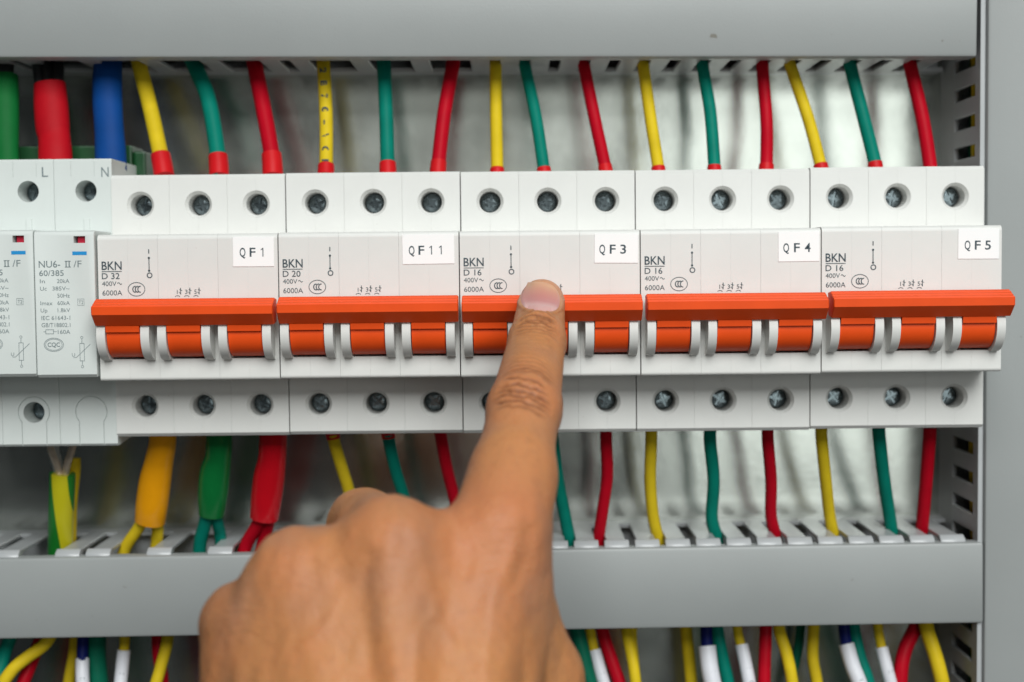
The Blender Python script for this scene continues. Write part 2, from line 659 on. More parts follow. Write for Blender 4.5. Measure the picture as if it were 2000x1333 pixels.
DRUM_ME = make_drum()


def make_bar():
    bm = bmesh.new()
    zt, z1, z2, zb = zat(577, -7.0), zat(592, -10.6), zat(608, -12.0), zat(629, -8.2)
    prof = [(-4.2, zb + 0.5), (-8.2, zb), (-11.9, z2)]
    # front facet, then three fine ribs up to the top edge
    prof += [(-12.0, z1)]
    a, b = Vector((-12.0, z1)), Vector((-7.2, zt))
    d = (b - a) / 3
    nrm = Vector((-d.y, d.x)).normalized()
    if nrm.x > 0:
        nrm = -nrm
    for i in range(3):
        p = a + d * i
        prof += [tuple(p + d * 0.16 + nrm * -0.50), tuple(p + d * 0.5 + nrm * 0.02), tuple(p + d * 1.0 + nrm * 0.02)]
    prof += [(-3.6, zt - 0.4)]
    bm_prism(bm, prof, -26.35, 26.35, bevel=0.25)
    fixn(bm)
    me = bm_to(bm, 'switch_bar', M_ORANGE)
    shade(me, 22)
    return me


BAR_ME = make_bar()
PXF = FPX / DIST


def fx(px):                                   # offset on the breaker face from its left edge, measured on the leftmost breaker
    return (px - 190.5) / PXF


def fz(py):                                   # photo row on the leftmost breaker -> height on the face
    return zat(py - 7.9, 0)


def markings(rating):
    f = Flat()
    f.text('BKN', fx(199), fz(527.5), 2.45, w=6.0, bold=0.12)
    f.rect(fx(199), fx(238), fz(531.6), fz(530.2))
    f.text(rating, fx(199), fz(545.5), 1.75, w=5.3, bold=0.05)
    f.text('400V', fx(199), fz(559), 1.35, w=4.3)
    wav = [(fx(229.0) + 1.35 * t, fz(554.5) + 0.28 * math.sin(t * 2 * math.pi)) for t in [i / 8 for i in range(9)]]
    for a, b in zip(wav, wav[1:]):
        f.line(a[0], a[1], b[0], b[1], 0.2)
    f.text('6000A', fx(199.5), fz(577.5), 1.50, w=5.9)
    # approval mark: ring round three nested C
    cx, cz = fx(266), fz(566)
    f.ring(cx, cz, 2.6, 2.12, 0.20)
    for dx in (-0.75, 0.0, 0.75):
        f.ring(cx + dx + 0.35, cz, 0.85, 1.02, 0.30, 75, 285, 16)
    # on / off symbol
    ix = fx(291.5)
    f.rect(ix - 0.15, ix + 0.15, fz(496.5), fz(488))
    f.rect(ix - 0.13, ix + 0.13, fz(530), fz(504))
    f.ring(ix, fz(505), 0.34, 0.34, 0.34, n=12)
    f.ring(ix, fz(530), 0.34, 0.34, 0.34, n=12)
    f.ring(ix + 0.1, fz(539.0), 0.86, 0.86, 0.30, n=24)
    # contact numbers with little contact strokes, repeated underneath
    for i, s in enumerate('135'):
        bx = fx(342.5 + i * 18.0)
        if s == '1':
            f.rect(bx + 0.35, bx + 0.55, fz(576), fz(568))
        else:
            f.text(s, bx, fz(576), 1.25, w=0.75)
        f.rect(bx + 1.35, bx + 1.58, fz(577), fz(564))
        f.line(bx + 0.95, fz(572), bx + 1.5, fz(576), 0.16)
        f.line(bx + 1.1, fz(567.5), bx + 1.95, fz(569.5), 0.16)
        f.ring(bx + 0.5, fz(582), 0.8, 0.5, 0.18, 10, 170, 8)
    return f.build('printed_markings', M_INK)


names = ['QF 1', 'QF 11', 'QF 3', 'QF 4', 'QF 5']
texts = ['QF1', 'QF11', 'QF3', 'QF4', 'QF5']
ratings = ['D 32', 'D 20', 'D 16', 'D 16', 'D 16']
# sticker outline in photo pixels (x0,x1,y0,y1) and letter box (x0,x1,y0,y1)
stick = [((455, 535, 463, 521), (468, 515, 485, 502)), ((786, 887, 458, 516), (798, 863, 480, 498)),
         ((1161, 1246, 457, 514), (1170, 1219, 479, 496)), ((1520, 1600, 453, 511), (1529, 1579, 475, 493)),
         ((1871, 1951, 447, 506), (1883, 1931, 470, 488))]
descr = ['white circuit breaker stickered QF 1, next to the surge protector, orange switch bar up',
         'white circuit breaker stickered QF 11 with orange switch bar up, second of five',
         'white circuit breaker stickered QF 3 whose orange switch bar the finger presses',
         'white circuit breaker stickered QF 4 with orange switch bar up, second from the right',
         'white circuit breaker stickered QF 5 with orange switch bar up, nearest the vertical duct']
XB0 = -123.5
mk_cache = {}
for i in range(5):
    x0 = XB0 + BW * i
    b = bpy.data.objects.new('circuit_breaker', None)
    COL.objects.link(b)
    dz = [0, 0.15, 0, -0.05, 0.25][i]
    b.location = Vector((x0, 0, dz)) * S
    tag(b, descr[i], 'circuit breaker', 'circuit breakers in a row on the rail')
    off = (BW - 3 * 17.9) / 2 + 0.02
    for p in range(3):
        g = random.uniform(-0.03, 0.03)
        obj('pole_housing', POLE_ME, b, (off + p * 17.9, g * 0.5, 0))
        cx = off + p * 17.9 + POLE / 2
        for z in (Z_SCR_T, Z_SCR_B):
            obj('terminal_screw', SCREW_ME, b, (cx, 23.6 + random.uniform(-0.5, 0.9), z),
                (random.uniform(-.05, .05), random.uniform(0, 3.14), random.uniform(-.05, .05)))
        obj('switch_drum', DRUM_ME, b, (cx, 0, 0))
    obj('switch_bar', BAR_ME, b, (BW / 2 + [0.6, 0.5, 0.3, 0.4, 0.5][i], 0, 0), (0, random.uniform(-.002, .002), 0))
    if ratings[i] not in mk_cache:
        mk_cache[ratings[i]] = markings(ratings[i])
    obj('printed_markings', mk_cache[ratings[i]], b, (0, -0.09, 0))
    (sx0, sx1, sy0, sy1), (tx0, tx1, ty0, ty1) = stick[i]
    pc = U((sx0 + sx1) / 2, (sy0 + sy1) / 2, 0)
    w, h = (sx1 - sx0) / PXF, (sy1 - sy0) / PXF
    bm = bmesh.new()
    bm_box(bm, -w / 2, w / 2, -0.22, -0.10, -h / 2, h / 2, bevel=0.05, seg=1)
    so = obj('sticker', bm_to(bm, 'sticker', M_STICK), b, (pc.x - x0, 0, pc.z - dz), (0, [0.004, -0.006, 0.012, -0.004, 0.006][i], 0))
    f = Flat()
    tp = U(tx0, ty1, 0)
    n = len(texts[i])
    cw = (tx1 - tx0) / PXF
    # letters set wide apart like a label printer does
    hh = 17.0 / PXF
    adv = (cw - 1.25) / (n - 1)
    for q, ch in enumerate(texts[i]):
        if ch == '1':
            ox, oz = tp.x - pc.x + q * adv + 0.95, tp.z - pc.z
            f.rect(ox - 0.02, ox + 0.27, oz, oz + hh)
            f.line(ox + 0.12, oz + hh - 0.12, ox - 0.5, oz + hh * 0.76, 0.26)
            continue
        f.text(ch, tp.x - pc.x + q * adv + 0.95, tp.z - pc.z, hh, w=1.75, align='C', bold=0.14)
    obj('lettering', f.build('sticker_lettering', M_INK), so, (0, -0.24, 0))

# ------------------------------------------------------------------ surge protector (left)
spd = bpy.data.objects.new('surge_protector', None)
COL.objects.link(spd)
XS = XB0 - 0.35
spd.location = Vector((XS, 0, 0)) * S
tag(spd, 'pale surge protector with red windows and blue bars at the left edge', 'surge protector')
YS, YF = 16.5, -1.5
zst, zsb = zat(311, YS, 110), zat(872, YS, 110)
zft, zfb = zat(451, YF, 110), zat(738, YF, 110)
XSR = xat(219, YS, 380) - XS                   # right edge of the base shoulders
MOD = 18.0
zs1, zs2 = zat(374, YS, 110), zat(806, YS, 60)
hx = [xat(168, YS, 374) - XS, xat(55, YS, 374) - XS, xat(55, YS, 374) - XS - 17.95]


def spd_base(x0, x1, cx, blank):
    bm = bmesh.new()
    prof = [(59.5, zst - 0.2), (59.5, zsb + 3), (19, zsb), (17.2, zsb), (YS, zsb + 0.7), (YS, zst - 0.7), (YS + 0.7, zst)]
    bm_prism(bm, list(reversed(prof)), x0 + 0.03, x1 - 0.03, bevel=0.15)
    fixn(bm)
    body = bm_to(bm, 'b', M_SPD)
    bm = bmesh.new()
    zz = [zs1] + ([] if blank else [zs2])
    for z in zz:
        bm_cyl(bm, (cx, YS - 1, z), (0, 1, 0), 3.3, 3.3, 12)
    # engraved channel lines above the upper hole and round the lower one
    for dx in (-4.6, 2.6) if True else ():
        bm_box(bm, cx + dx, cx + dx + 0.14, YS - 1, YS + 0.22, zs1 + 4.4, zst - 0.1)
    fixn(bm)
    me = boolean(body, bm_to(bm, 'c', M_SPD), M_SPD)
    bm = bmesh.new()
    for z in zz:
        pass
    cut = bmesh.new()
    # keyhole groove: ring plus channel, as a thin engraved outline
    n = 30
    ro, ri = 5.0, 4.7
    for k in range(n):
        a0 = math.radians(-37 + 254 * k / n)
        a1 = math.radians(-37 + 254 * (k + 1) / n)
        pts = [(cx + r * math.cos(a), z_ + r * math.sin(a)) for r, a, z_ in ((ri, a0, zs2), (ro, a0, zs2), (ro, a1, zs2), (ri, a1, zs2))]
        vf = [cut.verts.new((x, YS - 1, z)) for x, z in pts]
        vb = [cut.verts.new((x, YS + 0.6, z)) for x, z in pts]
        cut.faces.new(vf)
        cut.faces.new(list(reversed(vb)))
        for q in range(4):
            cut.faces.new([vf[q], vb[q], vb[(q + 1) % 4], vf[(q + 1) % 4]])
    bmesh.ops.remove_doubles(cut, verts=cut.verts, dist=1e-4)
    inner = [f for f in cut.faces if False]
    for dx in (-3.9, 3.72):
        bm_box(cut, cx + dx, cx + dx + 0.24, YS - 1, YS + 0.5, zsb - 1, zs2 - 2.9)
    # drop the interior walls left between neighbouring blocks of the ring
    dead = [f for f in cut.faces if all(len(e.link_faces) > 2 for e in f.edges if True) and len(f.verts) == 4]
    bmesh.ops.delete(cut, geom=dead, context='FACES_ONLY')
    fixn(cut)
    me = boolean(me, bm_to(cut, 'c2', M_SPD), M_SPD)
    shade(me, 30)
    return me


xb = XSR - (XSR + MOD) * 0
edges_ = [(XSR - 17.95, XSR), (XSR - 35.9, XSR - 17.95), (XSR - 53.85, XSR - 35.9)]
for mi, (a, b_) in enumerate(edges_):
    obj('base_housing', spd_base(a, b_, hx[mi], mi == 0), spd)
for mi in range(3):
    for z in ((zs1,) if mi == 0 else (zs1, zs2)):
        obj('terminal_screw', SCREW_ME, spd, (hx[mi], YS + 8.5, z), (0, random.uniform(0, 3), 0))
    # small keying tab between base and cartridge
    bm = bmesh.new()
    tp = U(170 - 113 * mi, 428, YS)
    bm_box(bm, tp.x - XS - 0.9, tp.x - XS + 0.9, YS - 0.5, YS + 1, zft - 0.5, tp.z, bevel=0.1, seg=1)
    obj('latch_tab', bm_to(bm, 'latch_tab', M_SPD), spd)


def spd_print():
    P = FPX / (DIST + YF)
    ox = 190.0

    def X(px):
        return (px - ox) / P

    def Z(py):
        return zat(py, YF, 130)
    f = Flat()
    f.text('NU6-', X(81), Z(522.5), 1.95, w=6.4, bold=0.05)
    # roman two with serifs
    for q in (134.5, 140.5):
        f.rect(X(q) - .16, X(q) + .16, Z(522.5), Z(510))
    f.rect(X(132), X(143.5), Z(511.3), Z(510))
    f.rect(X(132), X(143.5), Z(522.7), Z(521.4))
    f.text('/F', X(149), Z(522.5), 1.95, w=2.4)
    f.text('60/385', X(81.5), Z(539), 1.65, w=7.3, bold=0.05)
    rows = [(553, 'In', '20kA'), (567.5, 'Uc', '385V~'), (581.5, '', '50Hz'), (596, 'Imax', '60kA'), (610, 'Up', '1.8kV')]
    for y, a, b in rows:
        if a:
            f.text(a, X(82.5), Z(y), 1.15, w={'In': 1.5, 'Uc': 2.0, 'Imax': 3.6, 'Up': 2.0}[a])
        f.text(b, X(140), Z(y), 1.15, w={'20kA': 3.7, '385V~': 5.1, '50Hz': 3.7, '60kA': 3.7, '1.8kV': 3.7}[b], align='R')
    f.text('IEC 61643-1', X(83.5), Z(625), 1.2, w=8.6)
    f.text('GB/T18802.1', X(83.5), Z(639), 1.2, w=8.6)
    # fuse symbol
    for a, b, c, d in ((87, 91, 648.5, 647.5), (107, 113, 648.5, 647.5), (91, 107, 652.6, 651.6), (91, 107, 644.6, 643.6), (91, 92, 652.6, 643.6), (106, 107, 652.6, 643.6)):
        f.rect(X(a), X(b), Z(c), Z(d))
    f.text('160A', X(115), Z(652.5), 1.2, w=3.7)
    # certification oval
    cx, cz = X(106.5), Z(673.5)
    f.ring(cx, cz, 2.95, 2.05, 0.16)
    f.ring(cx, cz, 2.55, 1.7, 0.12)
    f.text('CQC', cx, Z(677.5), 1.25, w=3.7, align='C', bold=0.15)
    # class box
    bx = X(161.5)
    bz = Z(591)
    for a, b, c, d in ((-1.0, 1.0, .9, 1.0), (-1.0, 1.0, -1.0, -.9), (-1.0, -.9, -1, 1), (.9, 1.0, -1, 1)):
        f.rect(bx + a, bx + b, bz + c, bz + d)
    f.text('T2', bx, bz - 0.55, 1.05, w=1.35, align='C')
    # varistor symbol
    vx = X(161.5)
    f.ring(vx, Z(660), 0.42, 0.42, 0.13, n=14)
    f.ring(vx, Z(717), 0.42, 0.42, 0.13, n=14)
    f.rect(vx - .08, vx + .08, Z(671), Z(663))
    f.rect(vx - .08, vx + .08, Z(714), Z(705))
    for a, b, c, d in ((-.72, .72, Z(672), Z(671)), (-.72, .72, Z(706), Z(705)), (-.72, -.58, Z(706), Z(671)), (.58, .72, Z(706), Z(671))):
        f.rect(vx + a, vx + b, c, d)
    f.line(X(150), Z(699), X(178), Z(673), 0.15)
    f.line(X(144), Z(699), X(150), Z(699), 0.15)
    f.text('U', X(141.5), Z(697), 1.0, w=0.9)
    return f.build('cartridge_print', M_INKG)


SPD_PRINT = spd_print()
for mi in range(3):
    xr = -0.05 - 18.15 * mi
    bm = bmesh.new()
    prof = [(YS + 1, zfb), (YF + 0.9, zfb), (YF, zfb + 0.9), (YF, zft - 1.2), (YF + 0.4, zft - 0.4), (YF + 1.2, zft), (YS + 1, zft)]
    bm_prism(bm, list(reversed(prof)), xr - 17.9, xr, bevel=0.2)
    fixn(bm)
    body = bm_to(bm, 'cartridge', M_SPD)
    P = FPX / (DIST + YF)
    wx0, wx1 = (150.5 - 190) / P, (173 - 190) / P
    wz0, wz1 = zat(475, YF, 160), zat(461.5, YF, 160)
    bm = bmesh.new()
    bm_box(bm, xr + wx0, xr + wx1, YF - 1, YF + 3.5, wz0, wz1)
    fixn(bm)
    me = boolean(body, bm_to(bm, 'c', M_SPD), M_SPD)
    shade(me, 30)
    ct = obj('cartridge', me, spd, (0, 0, 0.35 * mi))
    bm = bmesh.new()
    bm_box(bm, xr + wx0 + 0.9, xr + wx1 - 0.02, YF + 1.2, YF + 3.0, wz0 + 0.02, wz1 - 0.02)
    obj('status_flag', bm_to(bm, 'status_flag', M_REDWIN), ct)
    bm = bmesh.new()
    bm_box(bm, xr + wx0 + 0.02, xr + wx1 - 0.02, YF + 3.05, YF + 3.4, wz0 + 0.02, wz1 - 0.02)
    obj('window_recess', bm_to(bm, 'window_recess', M_DARK), ct)
    f = Flat()
    f.rect(xr + (147.5 - 190) / P, xr + (175.5 - 190) / P, zat(498.5, YF, 160), zat(491.5, YF, 160))
    obj('blue_bar', f.build('blue_bar', M_BLUE_INK), ct, (0, YF - 0.06, 0))
    obj('printed_text', SPD_PRINT, ct, (xr + 0.05, YF - 0.06, 0))
f = Flat()
for s, px in (('L', 82), ('N', 198)):
    p = U(px, 346, YS)
    f.text(s, p.x - XS, p.z, 3.0, w=1.9 if s == 'L' else 2.3)
obj('pole_letters', f.build('pole_letters', M_INKG), spd, (0, YS - 0.06, 0))

# green pluggable terminal behind its top edge
bm = bmesh.new()
a, b = U(-30, 287, 44), U(258, 345, 44)
bm_box(bm, a.x, b.x, 44, 60, b.z - 8, a.z, bevel=0.6)
a2, b2 = U(255, 292, 46), U(285, 345, 46)
bm_box(bm, b.x + 0.02, b2.x, 46, 58, b.z - 8, a2.z - 0.6, bevel=0.8)
tg = obj('terminal_strip', bm_to(bm, 'terminal_strip', M_TERM))
tag(tg, 'dark green plastic terminal strip behind the blue sleeve above the surge protector', 'terminal strip')


# ------------------------------------------------------------------ wires
def wire(color, pts, r, label, group, sleeve=None, name='wire', m=None, snap=None):
    """pts: (px,py,Y) photo rows with their depth; sleeve: (fraction list) handled by caller"""
    P = [tuple(U(*p)) for p in pts]
    if snap:
        i0, step, order = snap
        idx_ = [0, 1, 2] if order == 'top' else [-1, -2, -3]
        ref = P[idx_[1]]
        kk = round((ref[0] - i0) / step)
        dx = i0 + kk * step - ref[0]
        if abs(dx) < step * 0.55:
            for q_, wt in zip(idx_, (1.0, 1.0, 0.35)):
                P[q_] = (P[q_][0] + dx * wt, P[q_][1], P[q_][2])
    me = tube(name, P, r, m or M_W[color])
    o = obj(name, me)
    tag(o, label, 'wire', group)
    if sleeve:
        sp, sr, smat, sname = sleeve
        Q = [tuple(U(*p)) for p in sp]
        obj(sname, tube(sname, Q, sr, smat), o)
    return o


WHICH = {'QF 1': 'the leftmost breaker', 'QF 11': 'the second breaker from the left', 'QF 3': 'the breaker under the fingertip',
         'QF 4': 'the second breaker from the right', 'QF 5': 'the rightmost breaker'}
YT = 31.0      # terminal depth
GT = 'wires above the breakers'
top = [
    # breaker, colour, radius, path, sleeve top row
    ('QF 1', 'yellow', 2.55, [(268, 100, 46), (274, 135, 46), (292, 205, 41), (313, 300, 34), (321, 345, YT)], 303, 3.25),
    ('QF 1', 'green', 2.6, [(368, 100, 48), (381, 130, 47), (407, 195, 41), (425, 300, 34), (428, 345, YT)], 305, 3.2),
    ('QF 1', 'red', 2.6, [(492, 100, 47), (498, 130, 46), (515, 215, 40), (530, 300, 34), (533, 345, YT)], 302, 3.3),
    ('QF 11', 'yellow', 2.2, [(630, 100, 45), (632, 130, 45), (637, 230, 39), (637, 320, 33), (636, 345, YT)], 323, 2.7),
    ('QF 11', 'green', 2.3, [(748, 100, 45), (750, 130, 45), (754, 220, 39), (757, 315, 33), (758, 345, YT)], 319, 2.75),
    ('QF 11', 'red', 2.3, [(886, 100, 45), (884, 130, 45), (868, 220, 39), (857, 315, 33), (855, 345, YT)], 316, 2.65),
    ('QF 3', 'yellow', 2.0, [(967, 100, 45), (968, 130, 45), (969, 230, 39), (971, 325, 32), (971, 345, YT)], 330, 2.35),
    ('QF 3', 'green', 1.95, [(1025, 100, 45), (1031, 132, 45), (1047, 220, 39), (1061, 322, 32), (1064, 345, YT)], 329, 2.3),
    ('QF 3', 'red', 2.0, [(1143, 100, 45), (1149, 132, 45), (1165, 235, 39), (1181, 322, 32), (1185, 345, YT)], 324, 2.3),
    ('QF 4', 'yellow', 1.95, [(1260, 100, 44), (1263, 135, 44), (1274, 240, 38), (1285, 322, 32), (1287, 345, YT)], 327, 2.3),
    ('QF 4', 'green', 2.0, [(1380, 100, 43), (1384, 138, 43), (1391, 220, 38), (1395, 320, 32), (1395, 345, YT)], 325, 2.3),
    ('QF 4', 'red', 2.05, [(1496, 100, 43), (1497, 138, 43), (1500, 240, 38), (1497, 318, 32), (1496, 345, YT)], 322, 2.45),
    ('QF 5', 'yellow', 1.95, [(1540, 100, 43), (1552, 140, 43), (1581, 235, 38), (1602, 320, 32), (1607, 345, YT)], 322, 2.35),
    ('QF 5', 'green', 2.1, [(1665, 100, 43), (1673, 140, 43), (1690, 230, 38), (1708, 315, 32), (1712, 345, YT)], 318, 2.4),
    ('QF 5', 'red', 2.2, [(1780, 100, 43), (1787, 135, 43), (1804, 230, 38), (1816, 320, 32), (1818, 345, YT)], None, 2.4),
]


def at_row(pts, row):
    """interpolated (px,Y) on a path at a given photo row"""
    q = spline(pts, 12)
    for a, b in zip(q, q[1:]):
        if a[1] <= row <= b[1]:
            t = (row - a[1]) / (b[1] - a[1])
            return a + (b - a) * t
    return min(q, key=lambda p: abs(p[1] - row))


for bname, c, r, pts, srow, sr in top:
    sl = None
    if srow:
        a = at_row(pts, srow)
        b = at_row(pts, (srow + 345) / 2)
        sl = ([(a[0], srow, a[2]), (b[0], b[1], b[2]), pts[-1]], [sr * 0.97, sr, sr], M_REDSLV, 'crimp_sleeve')
    tail = ' without a red sleeve' if not srow else ''
    wire(c, pts, r, '%s wire rising from the top of %s' % (c, WHICH[bname]), GT, sl, snap=(xs0, PITCHW, 'top') if bname in ('QF 3', 'QF 4', 'QF 5') else None)

# printed characters along the yellow wire of QF 11
yw = [o for o in bpy.data.objects if o.get('label', '').startswith('yellow wire rising from the top of the second breaker from the left')][0]
f = Flat()
V, F = [], []
pth = top[3][3]
for q, ch in enumerate('2B70-VCR'):
    row = 140 + q * 25.5
    a = at_row(pth, row)
    c = U(a[0], row, a[2])
    tv, tf = text_geo(ch, 0, 0, 2.0, w=2.0, align='C', bold=0.35)
    n = len(V)
    for (x, _, z) in tv:
        lx, lz = z - 1.0, -x                      # letters lie sideways along the wire
        lx = max(-1.9, min(1.9, lx))
        V.append((c.x + lx, c.y - math.sqrt(2.2 ** 2 - lx * lx) - 0.28, c.z + lz))
    F += [tuple(i + n for i in t) for t in tf]
obj('printed_characters', mesh('wire_print', V, F, M_INK), yw)

# heavy sleeved cables above the surge protector


def sleeved(color, pts, radii, label, group, m, flat=0.75, cores=(), core_m=None, name='sleeved_cable'):
    P = [tuple(U(*p)) for p in pts]
    o = obj(name, tube('heat_shrink', P, radii, m, seg=24, n=10, flat=flat))
    tag(o, label, 'cable', group)
    for cp, cr in cores:
        Q = [tuple(U(*p)) for p in cp]
        obj('core', tube('core', Q, cr, core_m, seg=14), o)
    return o


GS = 'heavy cables with heat-shrink sleeves above the surge protector'
M_TOPG = mat('green_sleeve', (0.003, 0.12, 0.025), 0.6, spec=0.15, var=0.08, var_scale=120, bump=0.35, bump_scale=260)
M_TOPR = mat('dull_red_sleeve', (0.42, 0.003, 0.010), 0.6, spec=0.15, var=0.08, var_scale=120, bump=0.35, bump_scale=260)
sleeved('green', [(8, 150, 42), (8, 200, 39), (10, 260, 36), (12, 300, 34), (14, 330, 33)], [4.5, 4.8, 4.4, 4.0, 4.0],
        'green heat-shrunk cable cut off by the left edge of the picture', GS, M_TOPG,
        cores=[([(0, 90, 46), (4, 125, 44), (8, 160, 41)], 1.8), ([(20, 90, 46), (17, 125, 44), (14, 160, 41)], 1.8)], core_m=M_BLACK)
sleeved('red', [(97, 165, 41), (100, 210, 39), (103, 250, 37), (106, 268, 36), (108, 300, 34), (109, 335, 33)], [5.1, 5.5, 5.45, 5.1, 5.35, 5.5],
        'red heat-shrunk cable with black cores above the letter L', GS, M_TOPR,
        cores=[([(x0_, 95, 46), (x0_ + 2, 130, 44), (x1_, 175, 40)], 1.85) for x0_, x1_ in ((72, 80), (90, 96), (112, 113))], core_m=M_BLACK)
sleeved('blue', [(211, 118, 45), (210, 150, 43), (210, 200, 40), (213, 250, 37), (216, 300, 35), (217, 335, 33)], [4.6, 4.75, 4.8, 4.7, 4.95, 5.0],
        'blue heat-shrunk cable above the letter N', GS, M_SHR['blue'])

# ---- below the breakers
GB = 'wires below the breakers'
YW = 44.0
bot = [
    ('QF 11', 'yellow', 2.0, [(648, 838, YT), (654, 868, 33), (668, 915, 37), (683, 965, 41), (700, 1040, 45), (706, 1085, 46)], 857, 2.3),
    ('QF 11', 'green', 2.0, [(757, 838, YT), (761, 868, 33), (773, 920, 37), (790, 975, 41), (806, 1040, 45), (810, 1085, 46)], 856, 2.3),
    ('QF 11', 'red', 2.0, [(859, 838, YT), (864, 868, 33), (874, 920, 37), (888, 975, 41), (903, 1040, 45), (908, 1085, 46)], None, 2.2),
    ('QF 3', 'yellow', 2.0, [(972, 838, YT), (972, 870, 33), (978, 940, 38), (985, 1040, 45), (987, 1085, 46)], None, 2.2),
    ('QF 3', 'green', 2.05, [(1075, 838, YT), (1080, 865, 33), (1090, 940, 38), (1106, 1020, 42), (1113, 1055, 43), (1115, 1090, 44)], None, 2.2),
    ('QF 3', 'red', 1.95, [(1184, 838, YT), (1184, 865, 32), (1186, 930, 36), (1176, 1000, 40), (1168, 1050, 43), (1167, 1090, 44)], None, 2.2),
    ('QF 4', 'yellow', 1.95, [(1272, 838, YT), (1272, 865, 32), (1270, 940, 37), (1276, 1005, 41), (1287, 1050, 44), (1292, 1085, 45)], None, 2.2),
    ('QF 4', 'green', 2.05, [(1387, 838, YT), (1387, 865, 32), (1394, 940, 37), (1393, 1010, 42), (1408, 1050, 44), (1413, 1085, 45)], None, 2.2),
    ('QF 4', 'red', 1.95, [(1499, 838, YT), (1500, 865, 32), (1506, 940, 37), (1507, 1005, 42), (1518, 1045, 45), (1523, 1080, 46)], None, 2.2),
    ('QF 5', 'yellow', 1.95, [(1604, 835, YT), (1605, 862, 32), (1613, 940, 37), (1619, 1005, 43), (1625, 1045, 46), (1628, 1080, 47)], None, 2.2),
    ('QF 5', 'green', 2.1, [(1716, 835, YT), (1718, 862, 32), (1727, 940, 37), (1737, 1005, 43), (1743, 1045, 46), (1746, 1080, 47)], None, 2.2),
    ('QF 5', 'red', 2.1, [(1816, 835, YT), (1815, 862, 32), (1808, 950, 38), (1803, 1010, 43), (1801, 1045, 46), (1800, 1080, 47)], None, 2.2),
]
for bname, c, r, pts, srow, sr in bot:
    if bname == 'QF 3' and c == 'yellow':
        continue                                  # wholly behind the finger
    sl = None
    if srow:
        a = at_row(pts, srow)
        sl = ([pts[0], ((pts[0][0] + a[0]) / 2, (pts[0][1] + srow) / 2, 32), (a[0], srow, a[2])], [sr, sr, sr * .97], M_REDSLV, 'crimp_sleeve')
    wire(c, pts, r, '%s wire hanging below %s' % (c, WHICH[bname]), GB, sl, snap=(x107 - 0.1 * PITCHL, PITCHL, 'bottom') if bname in ('QF 3', 'QF 4', 'QF 5') else None)

GH = 'cables with heat-shrink sleeves below the QF 1 breaker'
sleeved('orange', [(318, 838, YT), (317, 868, 32), (310, 905, 35), (303, 940, 37), (297, 985, 39), (293, 1018, 41)], [4.3, 4.4, 4.7, 5.2, 5.3, 5.0],
        'orange heat-shrunk cable under the QF 1 breaker splitting into two yellow wires', GH, M_SHR['orange'], 0.85,
        cores=[([(284, 985, 39), (274, 1025, 42), (248, 1065, 45), (236, 1095, 46)], 2.0), ([(303, 985, 40), (308, 1025, 43), (306, 1060, 46), (300, 1100, 47)], 2.0)], core_m=M_W['yellow'])
sleeved('green', [(428, 838, YT), (428, 868, 32), (426, 895, 34), (420, 925, 36), (416, 965, 38), (413, 1005, 40)], [4.2, 4.3, 4.4, 5.0, 5.0, 4.3],
        'green heat-shrunk cable under the QF 1 breaker splitting into two teal wires', GH, M_SHR['green'], 0.85,
        cores=[([(404, 975, 38), (402, 1015, 41), (392, 1055, 44), (388, 1095, 46)], 2.2), ([(421, 975, 39), (424, 1015, 42), (430, 1045, 46), (432, 1090, 48)], 2.0)], core_m=M_W['green'])
sleeved('red', [(534, 838, YT), (533, 868, 32), (531, 900, 34), (526, 930, 36), (521, 970, 38), (516, 1012, 40)], [4.4, 4.5, 4.6, 5.1, 5.1, 4.7],
        'red heat-shrunk cable under the QF 1 breaker splitting into two red wires', GH, M_SHR['red'], 0.85,
        cores=[([(510, 975, 38), (505, 1020, 41), (484, 1058, 44), (470, 1095, 45)], 2.2), ([(525, 975, 39), (524, 1020, 42), (514, 1060, 45), (508, 1095, 46)], 2.1)], core_m=M_W['red'])

# earth cable of the surge protector: yellow-green stripes, two bare strands at its top
def earth_material():
    m = bpy.data.materials.new('earth_insulation')
    m.use_nodes = True
    nt = m.node_tree
    b = nt.nodes['Principled BSDF']
    b.inputs['Roughness'].default_value = 0.34
    tc = nt.nodes.new('ShaderNodeTexCoord')
    sp = nt.nodes.new('ShaderNodeSeparateXYZ')
    nt.links.new(tc.outputs['Object'], sp.inputs[0])
    r = nt.nodes.new('ShaderNodeValToRGB')
    r.color_ramp.interpolation = 'CONSTANT'
    e = r.color_ramp.elements
    e[0].position, e[0].color = 0.0, (0.01, 0.17, 0.02, 1)
    e[1].position, e[1].color = 0.16, (0.55, 0.50, 0.012, 1)
    x = e.new(0.78)
    x.color = (0.01, 0.17, 0.02, 1)
    mr = nt.nodes.new('ShaderNodeMapRange')
    mr.inputs['From Min'].default_value = -0.0042
    mr.inputs['From Max'].default_value = 0.0042
    nt.links.new(sp.outputs['X'], mr.inputs['Value'])
    nt.links.new(mr.outputs[0], r.inputs['Fac'])
    nt.links.new(r.outputs['Color'], b.inputs['Base Color'])
    return m


